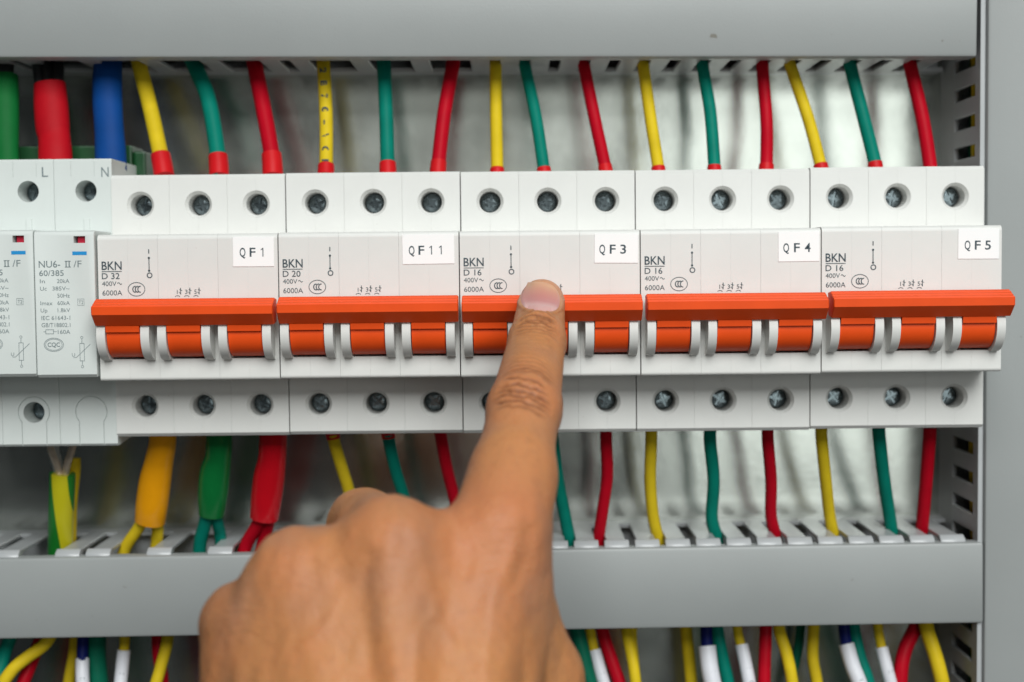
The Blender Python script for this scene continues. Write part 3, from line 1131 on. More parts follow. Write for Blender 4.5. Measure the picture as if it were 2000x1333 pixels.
EP = [U(*p) for p in [(122, 925, 36), (121, 960, 37), (119, 1010, 40), (118, 1060, 44), (118, 1100, 46)]]
e0 = EP[0]
ec = obj('earth_cable', tube('earth_cable', [tuple(p) for p in EP], [4.2, 4.15, 4.1, 4.1, 4.1], earth_material(), seg=24, flat=0.8, org=tuple(e0)), None, tuple(e0))
tag(ec, 'yellow and green striped earth cable with bare strands under the surge protector', 'cable')
for cp in ([(96, 860, 31), (100, 880, 32), (110, 905, 34), (119, 935, 36)], [(145, 860, 31), (140, 880, 32), (132, 905, 34), (126, 935, 36)]):
    me = tube('bare_strand', [tuple(U(*p) - e0) for p in cp], 1.15, M_BARE)
    obj('bare_strand', me, ec)
me = tube('black_strand', [tuple(U(*p) - e0) for p in [(104, 860, 34), (106, 885, 35), (114, 915, 37), (118, 935, 38)]], 1.7, M_DUCT)
obj('grey_strand', me, ec)
yp = [tuple(U(*p)) for p in [(146, 895, 44), (146, 920, 44), (140, 980, 46), (138, 1060, 50), (138, 1095, 51)]]
o = obj('wire', tube('wire', yp, 1.9, M_W['yellow']))
tag(o, 'thin yellow wire half hidden behind the striped earth cable', 'wire', GB)

# ---- wires lying inside the ducts, glimpsed through the slots
GI = 'wires lying inside the ducts'
for i, (py, Y, c, xa, xb_, lab) in enumerate([(1098, 40, 'yellow', 1180, 1990, 'yellow wire inside the lower duct showing through its right slots'),
                                       (1100, 50, 'yellow', 160, 640, 'yellow wire inside the lower duct under the orange sleeve'),
                                       (1112, 45, 'green', -40, 300, 'green wire inside the lower duct near the earth cable')]):
    pts = [(xa + (xb_ - xa) * t, py - 0.0165 * (xa + (xb_ - xa) * t - 1000) + 5 * math.sin(t * 9 + i), Y + 3 * math.sin(t * 7 + i)) for t in [j / 9 for j in range(10)]]
    wire(c, pts, 2.3, lab, GI)
for i, (px, Y, c, lab) in enumerate([(1909, 42, 'yellow', 'yellow wire inside the vertical duct seen through its upper slots'), (1905, 54, 'darkgreen', 'dark green wire inside the vertical duct behind the yellow one')]):
    pts = [(px + 3 * math.sin(t * 9 + i), -60 + 1500 * t, Y + 3 * math.sin(t * 11)) for t in [j / 9 for j in range(10)]]
    wire(c, pts, 2.4, lab, GI)

for i, (Y, lab_) in enumerate(((38.5, 'front black filler cable added inside the top duct to darken its slots'), (50.5, 'middle black filler cable added inside the top duct to darken its slots'), (61.0, 'rear black cable inside the top duct, nearest the back plate'))):  # black filler added inside the top duct so its slots look dark
    P = [(-200 + 340 * t, Y + 0.6 * math.sin(t * 8 + i), zu + 9.3 - (-200 + 340 * t) * 0.009 + 0.8 * math.sin(t * 6 + 2 * i)) for t in [j / 8 for j in range(9)]]
    o = obj('cable', tube('cable', P, 5.6, M_BLACK))
    tag(o, lab_, 'cable', 'black filler cables added to darken the top duct')
# ---- wires under the lower duct
GL = 'wires below the lower duct'


def low_wire(color, pts, r, label, marker=None):
    P = [tuple(U(*p)) for p in pts]
    o = obj('wire', tube('wire', P, r, M_W[color]))
    tag(o, label, 'wire', GL)
    if marker:
        mp, mr, txt = marker
        Q = [tuple(U(*p)) for p in mp]
        ms = obj('marker_sleeve', tube('marker_sleeve', Q, mr, M_WSLV), o)
        V, F = [], []
        if txt:
            d = Vector(Q[-1]) - Vector(Q[0])
            d.normalize()
            side = Vector((0, 1, 0)).cross(d).normalized()
            if side.x < 0:
                side = -side
            q = spline(Q, 10)
            for n_, ch in enumerate(txt):
                c = Vector(q[min(len(q) - 1, int(len(q) * (0.36 + 0.17 * n_)))])
                tv, tf = text_geo(ch, 0, 0, 1.3, w=1.1, align='C')
                n0 = len(V)
                for x, _, z in tv:
                    l = max(-mr * .9, min(mr * .9, z - 0.6 + mr * 0.25))
                    p = c + side * l + d * x
                    p.y -= math.sqrt(mr * mr - l * l) + 0.06
                    V.append(tuple(p))
                F += [tuple(i + n0 for i in t) for t in tf]
            obj('printed_number', mesh('marker_print', V, F, M_INKG), ms)
    return o


low_wire('green', [(30, 1225, 46), (14, 1262, 44), (2, 1305, 40), (-8, 1360, 38), (-14, 1460, 40)], 2.2, 'dark teal wire at the bottom left corner')
low_wire('red', [(90, 1225, 50), (75, 1260, 48), (55, 1310, 44), (42, 1350, 42), (30, 1460, 42)], 2.2, 'red wire behind the curving yellow wire at the bottom left')
low_wire('yellow', [(110, 1220, 42), (88, 1258, 40), (52, 1285, 38), (22, 1312, 36), (0, 1355, 35), (-12, 1460, 37)], 2.1, 'yellow wire curving sharply to the bottom left corner')
low_wire('yellow', [(150, 1225, 56), (144, 1280, 55), (133, 1345, 54), (125, 1460, 54)], 2.0, 'yellow wire behind the leftmost white marker sleeve')
low_wire('navy', [(163, 1220, 45), (162, 1260, 44), (161, 1300, 42), (163, 1360, 40), (166, 1460, 40)], 1.9, 'navy wire with a white marker sleeve left of the hand',
         ([(161, 1287, 43), (161, 1320, 41), (163, 1365, 40), (165, 1440, 40)], 2.25, '101'))
low_wire('darkgreen', [(188, 1220, 48), (187, 1280, 48), (192, 1340, 47), (198, 1460, 46)], 3.4, 'thick dark green wire between two white marker sleeves left of the hand')
low_wire('yellow', [(244, 1220, 45), (243, 1262, 44), (238, 1310, 42), (233, 1360, 40), (228, 1460, 40)], 1.7, 'yellow wire with a white marker sleeve left of the hand',
         ([(242, 1270, 43), (238, 1310, 42), (233, 1365, 40), (229, 1440, 40)], 2.2, '102'))
low_wire('red', [(308, 1220, 48), (310, 1270, 46), (316, 1330, 44), (320, 1460, 43)], 2.2, 'red wire crossing behind a yellow wire just left of the hand')
low_wire('yellow', [(330, 1220, 43), (325, 1262, 42), (312, 1310, 40), (300, 1360, 38), (292, 1460, 38)], 2.0, 'yellow wire just left of the hand crossing a red one')
low_wire('darkgreen', [(1120, 1205, 44), (1131, 1245, 43), (1146, 1310, 41), (1157, 1360, 40), (1170, 1460, 40)], 2.5, 'dark green wire just right of the hand')
low_wire('yellow', [(1148, 1205, 47), (1154, 1240, 46), (1166, 1300, 44), (1184, 1360, 41), (1200, 1460, 41)], 1.7, 'yellow wire with a white marker sleeve just right of the hand',
         ([(1161, 1270, 45), (1172, 1310, 43), (1187, 1365, 41), (1199, 1440, 41)], 2.15, '103'))
low_wire('red', [(1172, 1205, 50), (1180, 1245, 48), (1198, 1300, 45), (1216, 1355, 43), (1240, 1460, 42)], 2.2, 'red wire leaning right beside the first white marker right of the hand')
low_wire('yellow', [(1221, 1205, 46), (1226, 1245, 43), (1237, 1300, 39), (1244, 1360, 37), (1252, 1460, 37)], 1.9, 'bright yellow wire right of the leaning red wire, in front of its twin')
low_wire('yellow', [(1237, 1205, 50), (1235, 1245, 49), (1240, 1300, 48), (1246, 1360, 47), (1256, 1460, 47)], 1.6, 'yellow wire half hidden behind its bright yellow twin')
low_wire('yellow', [(1338, 1205, 54), (1342, 1250, 54), (1348, 1310, 53), (1352, 1360, 52), (1356, 1460, 52)], 2.1, 'yellow wire deep in the shade left of the wide white marker')
low_wire('navy', [(1380, 1205, 45), (1380, 1245, 44), (1385, 1300, 41), (1394, 1360, 39), (1405, 1460, 38)], 2.0, 'navy wire with the wide white marker sleeve right of the hand',
         ([(1381, 1262, 43), (1386, 1305, 41), (1396, 1360, 39), (1405, 1440, 38)], 2.95, '104'))
low_wire('green', [(1398, 1205, 50), (1403, 1245, 48), (1413, 1295, 47), (1425, 1350, 46), (1440, 1460, 45)], 2.2, 'teal wire touching the wide white marker sleeve right of the hand')
low_wire('yellow', [(1438, 1205, 46), (1442, 1240, 45), (1452, 1280, 43), (1464, 1340, 40), (1472, 1460, 40)], 1.6, 'yellow wire with a white marker sleeve left of the upright red wire',
         ([(1448, 1259, 44), (1457, 1300, 42), (1466, 1355, 40), (1471, 1440, 40)], 2.2, '105'))
low_wire('red', [(1496, 1205, 46), (1495, 1250, 45), (1493, 1310, 43), (1492, 1360, 42), (1490, 1460, 42)], 2.1, 'upright red wire between a white marker and a bent yellow wire')
low_wire('yellow', [(1517, 1200, 47), (1523, 1235, 44), (1537, 1280, 41), (1547, 1330, 39), (1552, 1380, 38), (1556, 1460, 38)], 2.0, 'bent yellow wire right of the upright red wire')
low_wire('yellow', [(1591, 1200, 52), (1588, 1245, 52), (1588, 1290, 51), (1597, 1345, 50), (1606, 1460, 50)], 2.0, 'yellow wire in the shade left of the slanting white marker')
low_wire('darkgreen', [(1566, 1200, 60), (1560, 1260, 60), (1545, 1340, 59), (1530, 1460, 58)], 1.6, 'dark green wire deep behind the bent yellow wire')
low_wire('navy', [(1648, 1200, 46), (1650, 1240, 45), (1660, 1285, 43), (1678, 1340, 40), (1700, 1460, 39)], 2.0, 'navy wire with a slanting white marker sleeve near the red and yellow pair',
         ([(1653, 1258, 44), (1665, 1300, 42), (1683, 1350, 40), (1699, 1440, 39)], 2.6, '106'))
low_wire('green', [(1664, 1200, 51), (1670, 1240, 49), (1680, 1285, 47), (1698, 1340, 45), (1722, 1460, 44)], 2.1, 'teal wire beside the slanting white marker sleeve')
low_wire('yellow', [(1712, 1200, 47), (1716, 1235, 46), (1724, 1275, 44), (1740, 1340, 41), (1752, 1460, 40)], 1.6, 'yellow wire with the rightmost white marker sleeve',
         ([(1722, 1265, 44), (1732, 1305, 42), (1745, 1360, 41), (1752, 1440, 40)], 2.1, '107'))
low_wire('red', [(1800, 1195, 50), (1786, 1230, 48), (1766, 1275, 45), (1758, 1335, 43), (1756, 1460, 42)], 2.4, 'red wire bending left beside the rightmost yellow wire')
low_wire('yellow', [(1803, 1195, 46), (1812, 1235, 43), (1828, 1285, 40), (1842, 1345, 38), (1856, 1460, 38)], 2.4, 'rightmost yellow wire at the bottom, next to the vertical duct')


# ------------------------------------------------------------------ hand
def hand():
    J = lambda *a: np.array(U(*a))
    idx = [J(1058, 590, -17.5), J(1049, 668, -39), J(1024, 800, -62), J(984, 1020, -93)]
    seg = []          # (a, b, ra, rb, k)

    def cap(a, b, ra, rb, k=5.0):
        seg.append((np.array(a, float), np.array(b, float), ra, rb, k))
    mi, mr_, mp = J(972, 1045, -92), J(765, 1065, -103), J(578, 1122, -100)
    ml = J(475, 1217, -92)
    w1, w2, w3, w4 = J(930, 1720, -117), J(840, 1720, -121), J(740, 1720, -119), J(650, 1720, -113)
    cap(mi, w1, 10.6, 14, 8)
    cap(mr_, w2, 10.6, 14, 9)
    cap(mp, w3, 10.2, 14, 9)
    cap(ml, w4, 9.4, 14, 9)
    # palm side mass
    cap(J(900, 1200, -86), J(860, 1650, -105), 11, 15, 9)
    cap(J(620, 1260, -88), J(700, 1650, -103), 11, 15, 9)
    cap(J(500, 1330, -96), J(600, 1650, -106), 12.0, 13, 9)
    # forearm
    cap(w1 * .5 + w2 * .5, J(880, 2300, -170), 16, 24, 10)
    cap(w3 * .5 + w4 * .5, J(730, 2300, -168), 16, 24, 10)
    # thumb folded across the palm, hidden behind the hand
    cap(J(950, 1640, -102), J(1040, 1345, -82), 14, 11.5, 9)
    cap(J(1040, 1345, -82), J(935, 1215, -64), 10.5, 9.5, 4)
    cap(J(935, 1215, -64), J(835, 1185, -57), 9.5, 7.5, 2)
    # web between thumb root and index
    cap(J(985, 1110, -90), J(1030, 1310, -86), 9.5, 11, 9)
    # index finger
    cap(idx[0], idx[1], 6.6, 7.7, 2)
    cap(idx[1], idx[2], 7.7, 9.3, 2)
    cap(idx[2], idx[3], 9.1, 10.0, 3)
    cap(J(1000, 940, -80), mi, 9.9, 10.6, 6)
    # curled middle, ring and little fingers
    cap(mr_, J(712, 1028, -62), 10.0, 9.7, 5)
    cap(J(712, 1028, -62), J(742, 1150, -48), 9.4, 8.2, 1.5)
    cap(J(742, 1150, -48), J(790, 1215, -66), 8.0, 6.8, 1.5)
    cap(mp, J(580, 1140, -60), 9.6, 8.9, 4)
    cap(J(580, 1140, -60), J(606, 1245, -48), 8.7, 7.6, 1.5)
    cap(J(606, 1245, -48), J(660, 1290, -66), 7.5, 6.4, 1.5)
    cap(ml, J(492, 1235, -63), 8.8, 7.8, 4)
    cap(J(492, 1235, -63), J(516, 1310, -54), 7.6, 6.8, 1.5)
    cap(J(516, 1310, -54), J(560, 1340, -68), 6.7, 5.8, 1.5)
    # web between index and middle
    cap(J(865, 1105, -98), J(885, 1500, -118), 9.8, 13, 9)
    cap(J(672, 1135, -103), J(730, 1500, -120), 10.2, 13, 9)
    cap(J(535, 1215, -101), J(640, 1500, -117), 9.8, 13, 9)
    # knuckle heads and extensor tendons on the back of the hand
    cap(J(772, 1078, -110), J(800, 1500, -131), 4.6, 3.0, 9)
    cap(J(970, 1055, -99), J(935, 1500, -127), 4.4, 3.0, 9)
    cap(J(592, 1138, -106), J(670, 1500, -128), 4.2, 3.0, 9)
    cap(J(488, 1228, -98), J(590, 1500, -122), 4.0, 3.0, 9)
    h = 0.8
    lo = np.min([np.minimum(a - ra, b - rb) for a, b, ra, rb, _ in seg], axis=0) - 3
    hi = np.max([np.maximum(a + ra, b + rb) for a, b, ra, rb, _ in seg], axis=0) + 3
    lo[2] = max(lo[2], idx[3][2] - 92)       # cut the forearm off well below the frame
    n = np.ceil((hi - lo) / h).astype(int)
    ax = [lo[i] + h * np.arange(n[i]) for i in range(3)]
    D = np.full(tuple(n), 50.0, np.float32)
    for a, b, ra, rb, k in seg:
        r = max(ra, rb) + 12
        l0 = np.minimum(a, b) - r
        h0 = np.maximum(a, b) + r
        s0 = [max(0, int((l0[i] - lo[i]) / h)) for i in range(3)]
        s1 = [min(n[i], int((h0[i] - lo[i]) / h) + 2) for i in range(3)]
        if any(s1[i] <= s0[i] for i in range(3)):
            continue
        X = (ax[0][s0[0]:s1[0]][:, None, None]).astype(np.float32)
        Y = (ax[1][s0[1]:s1[1]][None, :, None]).astype(np.float32)
        Z = (ax[2][s0[2]:s1[2]][None, None, :]).astype(np.float32)
        ba = b - a
        t = np.clip(((X - a[0]) * ba[0] + (Y - a[1]) * ba[1] + (Z - a[2]) * ba[2]) / ba.dot(ba), 0, 1)
        d = np.sqrt((X - a[0] - t * ba[0]) ** 2 + (Y - a[1] - t * ba[1]) ** 2 + (Z - a[2] - t * ba[2]) ** 2) - (ra + (rb - ra) * t)
        sub = D[s0[0]:s1[0], s0[1]:s1[1], s0[2]:s1[2]]
        hh = np.maximum(k - np.abs(sub - d), 0) / k
        D[s0[0]:s1[0], s0[1]:s1[1], s0[2]:s1[2]] = np.minimum(sub, d) - hh * hh * k * 0.25
    D[:, :, 0] = 50
    # surface nets
    ins = D < 0
    c = np.zeros(tuple(n - 1), np.int8)
    for dx in (0, 1):
        for dy in (0, 1):
            for dz in (0, 1):
                c += ins[dx:n[0] - 1 + dx, dy:n[1] - 1 + dy, dz:n[2] - 1 + dz]
    act = (c > 0) & (c < 8)
    I = np.argwhere(act)
    vid = np.full(act.shape, -1, np.int64)
    vid[tuple(I.T)] = np.arange(len(I))
    acc = np.zeros((len(I), 3))
    cnt = np.zeros(len(I))
    corners = [(dx, dy, dz) for dx in (0, 1) for dy in (0, 1) for dz in (0, 1)]
    for p in corners:
        for q in corners:
            if sum(abs(p[i] - q[i]) for i in range(3)) == 1 and p < q:
                fa = D[I[:, 0] + p[0], I[:, 1] + p[1], I[:, 2] + p[2]]
                fb = D[I[:, 0] + q[0], I[:, 1] + q[1], I[:, 2] + q[2]]
                cr = (fa < 0) != (fb < 0)
                t = np.where(cr, fa / np.where(cr, fa - fb, 1), 0)
                acc += np.where(cr[:, None], np.array(p) + t[:, None] * (np.array(q) - np.array(p)), 0)
                cnt += cr
    V = lo + h * (I + acc / cnt[:, None])
    quads = []
    for axis in range(3):
        sl0 = [slice(1, -1)] * 3
        a0 = [slice(1, n[i] - 1) for i in range(3)]
        a1 = list(a0)
        a0[axis] = slice(0, n[axis] - 1)
        a1[axis] = slice(1, n[axis])
        A, B = ins[tuple(a0)], ins[tuple(a1)]
        E = np.argwhere(A != B)
        sgn = A[tuple(E.T)]
        base = E.copy()
        for i in range(3):
            if i != axis:
                base[:, i] += 1
        u, v = [(1, 2), (2, 0), (0, 1)][axis]
        def cid(du, dv):
            q = base.copy()
            q[:, u] -= du
            q[:, v] -= dv
            return vid[q[:, 0], q[:, 1], q[:, 2]]
        f = np.stack([cid(1, 1), cid(0, 1), cid(0, 0), cid(1, 0)], 1)
        f[~sgn] = f[~sgn][:, ::-1]
        quads.append(f)
    Q = np.concatenate(quads)
    Q = Q[(Q >= 0).all(1)]
    me = bpy.data.meshes.new('skin_base')
    me.from_pydata(V.tolist(), [], Q.tolist())
    o = bpy.data.objects.new('tmp', me)
    COL.objects.link(o)
    sm = o.modifiers.new('s', 'SMOOTH')
    sm.factor, sm.iterations = 0.5, 3
    sb = o.modifiers.new('d', 'SUBSURF')
    sb.levels = 1
    dg = bpy.context.evaluated_depsgraph_get()
    r = bpy.data.meshes.new_from_object(o.evaluated_get(dg))
    bpy.data.objects.remove(o)
    bpy.data.meshes.remove(me)
    return r, idx


HAND_ME, IDX = hand()


def detail_hand(me, idx):
    nv = len(me.vertices)
    co = np.empty(nv * 3)
    me.vertices.foreach_get('co', co)
    co = co.reshape(-1, 3)
    no = np.empty(nv * 3)
    me.vertices.foreach_get('normal', no)
    no = no.reshape(-1, 3)
    # image position of every vertex (photo pixels): only used to say where on the finger a crease runs
    rel = co - np.array(CAMP)
    dep = rel @ np.array(fwd)
    px = 1000 + FPX * (rel @ np.array(right)) / dep
    py = 666.5 - FPX * (rel @ np.array(up)) / dep
    facing = -(no @ np.array(fwd))
    dors = np.clip((facing - 0.05) / 0.35, 0, 1)
    # finger coordinates: s along the finger (mm from the tip), w across
    s = np.full(nv, 1e3)
    w = np.zeros(nv)
    best = np.full(nv, 1e9)
    acc = 0.0
    for a, b in zip(idx, idx[1:]):
        ba = b - a
        L = np.linalg.norm(ba)
        t = ((co - a) @ ba) / L / L
        tc = np.clip(t, -0.4 if acc == 0 else 0, 1)
        d = np.linalg.norm(co - a - tc[:, None] * ba, axis=1)
        side = np.cross(ba / L, np.array((0, 0, 1.0)))
        side = np.array((1.0, 0, 0)) - ba / L * (ba[0] / L)
        side /= np.linalg.norm(side)
        m = d < best
        best[m] = d[m]
        s[m] = acc + tc[m] * L
        w[m] = ((co - a) @ side)[m]
        acc += L
    L1 = np.linalg.norm(idx[1] - idx[0])
    L2 = np.linalg.norm(idx[2] - idx[1])
    onf = np.clip((13 - best) / 1.0, 0, 1) * dors
    disp = np.zeros(nv)
    crease = np.zeros(nv)

    def vnoise(u, seed, sc):
        rg = np.random.default_rng(seed)
        tab = rg.uniform(-1, 1, 256)
        x = u * sc + 100
        i = np.floor(x).astype(int)
        f = x - i
        f = f * f * (3 - 2 * f)
        return tab[i % 256] * (1 - f) + tab[(i + 1) % 256] * f

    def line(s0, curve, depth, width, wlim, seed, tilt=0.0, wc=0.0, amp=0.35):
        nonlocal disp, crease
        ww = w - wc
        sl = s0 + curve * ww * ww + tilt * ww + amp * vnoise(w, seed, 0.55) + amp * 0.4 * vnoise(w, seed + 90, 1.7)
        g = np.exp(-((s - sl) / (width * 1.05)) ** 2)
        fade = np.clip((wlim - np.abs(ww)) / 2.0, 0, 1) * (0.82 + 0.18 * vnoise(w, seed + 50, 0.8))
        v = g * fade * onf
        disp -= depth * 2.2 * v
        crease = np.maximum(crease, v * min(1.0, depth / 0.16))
    # joint near the nail: arched wrinkles
    d0 = L1
    for i, (ds, cv, dp, wd, wl) in enumerate([(-7.6, .012, .07, .35, 5), (-6.4, .020, .09, .35, 6), (-5.2, .028, .10, .4, 6.5), (-4.0, .032, .10, .4, 6.5), (-2.6, .040, .14, .42, 6.2),
                                             (-0.6, .030, .20, .45, 5.6), (0.7, .012, .26, .45, 5.0), (1.8, -.004, .17, .42, 6.0), (3.1, -.008, .12, .42, 6.5), (4.4, -.006, .10, .4, 6.5),
                                             (5.8, -.002, .08, .4, 6.5), (7.3, .002, .06, .4, 6.0)]):
        line(d0 + ds, cv, dp, wd, wl, 10 + i, tilt=0.035)
    for i in range(10):                         # short oblique wrinkles between
        line(d0 - 6 + i * 1.25, 0.0, .09, .3, 2.6, 40 + i, tilt=(-1) ** i * 0.5, wc=-3 + 6 * ((i * 7) % 10) / 10)
    # middle joint: an oval cushion with strong folds on its near side
    p0 = L1 + L2
    for i, (ds, cv, dp, wd, wl) in enumerate([(-10.5, .030, .06, .4, 7), (-9.0, .036, .08, .45, 7.5), (-7.4, .042, .10, .45, 8.0), (-5.8, .048, .16, .5, 8.2), (-4.2, .040, .12, .5, 7.6),
                                             (-0.8, .012, .16, .5, 6.0), (1.6, .002, .30, .6, 7.0), (3.4, -.004, .34, .65, 8.0), (5.2, -.006, .26, .65, 8.0), (7.0, -.006, .18, .65, 7.5), (9.0, -.004, .12, .7, 7.0)]):
        line(p0 + ds, cv, dp, wd, wl, 60 + i, tilt=0.12 if ds > -3 else 0.03, amp=0.38)
    for i in range(5):
        line(p0 - 3.0 + i * 1.2, 0.0, .05, .4, 2.2, 80 + i, tilt=(-1) ** i * 0.6, wc=-4 + 2 * i)
    # gentle relief between the joints
    for i in range(9):
        line(d0 + 8.5 + i * 1.15, 0.004, .045, .32, 7, 120 + i, tilt=.03)
    # small folds of the middle-finger knuckle seen past the hand
    mk = np.exp(-(((px - 690) / 60) ** 2 + ((py - 990) / 45) ** 2)) * (co[:, 1] > -80) * dors
    disp -= mk * 0.12 * (0.5 + 0.5 * np.sin((co[:, 2] + 0.6 * co[:, 0]) * 4.0 + 2 * vnoise(co[:, 0], 5, 0.4)))
    # veins, tendon valleys and soft folds on the back of the hand
    back = np.clip((facing - 0.1) / 0.4, 0, 1) * (py > 985) * (co[:, 1] < -84)

    def ridge(path, amp, wid):
        nonlocal disp
        q = np.array(spline(path, 6))
        d = np.full(nv, 1e9)
        for a_, b_ in zip(q, q[1:]):
            ab = b_ - a_
            t = np.clip(((px - a_[0]) * ab[0] + (py - a_[1]) * ab[1]) / ab.dot(ab), 0, 1)
            d = np.minimum(d, np.hypot(px - a_[0] - t * ab[0], py - a_[1] - t * ab[1]))
        disp = disp + 0.62 * amp * np.exp(-(d / wid) ** 2) * back
    ridge([(722, 1085), (712, 1150), (714, 1230), (730, 1350)], -0.9, 17)
    ridge([(752, 1080), (752, 1160), (762, 1250), (780, 1360)], 0.5, 20)
    ridge([(1005, 1070), (985, 1120), (960, 1180), (945, 1300)], 0.6, 17)
    ridge([(1035, 1040), (1030, 1090), (1000, 1150)], -0.7, 14)
    ridge([(610, 1100), (600, 1160), (575, 1230), (590, 1340)], -0.5, 18)
    ridge([(905, 1350), (890, 1270), (850, 1200), (838, 1130)], 0.40, 11)
    ridge([(850, 1200), (815, 1240), (808, 1350)], 0.32, 10)
    ridge([(560, 1330), (585, 1270), (640, 1220), (668, 1150)], 0.40, 11)
    ridge([(520, 1170), (505, 1200), (470, 1265), (455, 1350)], 0.30, 12)
    for i in range(7):
        y0_ = 1020 + i * 15
        ridge([(940, y0_ + 6), (975, y0_ - 2 + 5 * math.sin(i * 2.1)), (1015, y0_ + 4), (1040, y0_ + 12)], -0.16, 4.5)
    for cx_, cy_, w_ in ((765, 1060, 46), (578, 1115, 40), (478, 1205, 34)):
        for i in range(5):
            y0_ = cy_ - 26 + i * 14
            ridge([(cx_ - w_, y0_ + 8), (cx_, y0_ + 4 * math.sin(i * 1.7)), (cx_ + w_, y0_ + 9)], -0.14, 4.5)
    und = np.zeros(nv)
    rg = np.random.default_rng(3)
    for i in range(40):
        kx, kz = rg.normal(0, 0.55), rg.normal(0, 0.28)
        und += np.sin(co[:, 0] * kx + co[:, 2] * kz + co[:, 1] * rg.normal(0, .2) + rg.uniform(0, 6.28))
    disp += 0.024 * und * np.clip((py - 860) / 150, 0, 1)
    # nail bed: sink the skin a little under the plate, raise the fold round it
    cxn, cyn, rx, ry = 1055.0, 579.0, 39.0, 28.5
    tilt = (px - cxn) * 0.10
    ta = 1 - 0.30 * np.clip(-(py - tilt - cyn) / ry, 0, 1) ** 1.5
    q = (np.abs((px - cxn) / (rx * ta)) ** 3.2 + np.abs((py - tilt - cyn) / ry) ** 3.2) ** (1 / 3.2)
    nail = (facing > -0.2) & (co[:, 1] > -48)
    disp -= np.where(nail, 0.75 * np.clip((1.02 - q) / 0.10, 0, 1), 0)
    disp += np.where(nail & (py > 585), 0.28 * np.exp(-((q - 1.13) / 0.09) ** 2), 0)
    co2 = co + no * disp[:, None]
    # fingertip pad pressed flat against the switch bar
    me.vertices.foreach_set('co', (co2 * S).ravel())
    at = me.attributes.new('crease', 'FLOAT', 'POINT')
    at.data.foreach_set('value', np.clip(crease, 0, 1))
    # redness of joints and knuckles
    red = np.zeros(nv)
    for c_, rr, a_ in ((idx[1], 8, .5), (idx[2], 11, .9), (np.array(U(968, 1045, -100)), 16, .9), (np.array(U(765, 1065, -110)), 14, .5),
                       (np.array(U(578, 1122, -108)), 13, .5), (np.array(U(475, 1217, -100)), 13, .5), (idx[0], 8, .7)):
        red = np.maximum(red, a_ * np.exp(-(np.linalg.norm(co - c_, axis=1) / rr) ** 2 * 0.7))
    tipv = np.clip((604 - py) / 22, 0, 1) * (co[:, 1] > -40) * (np.linalg.norm(co - idx[0], axis=1) < 14)
    at = me.attributes.new('pressed_tip', 'FLOAT', 'POINT')
    at.data.foreach_set('value', tipv)
    at = me.attributes.new('redness', 'FLOAT', 'POINT')
    at.data.foreach_set('value', red)
    me.polygons.foreach_set('use_smooth', [True] * len(me.polygons))
    me.update()
    return (cxn, cyn, rx, ry), co2


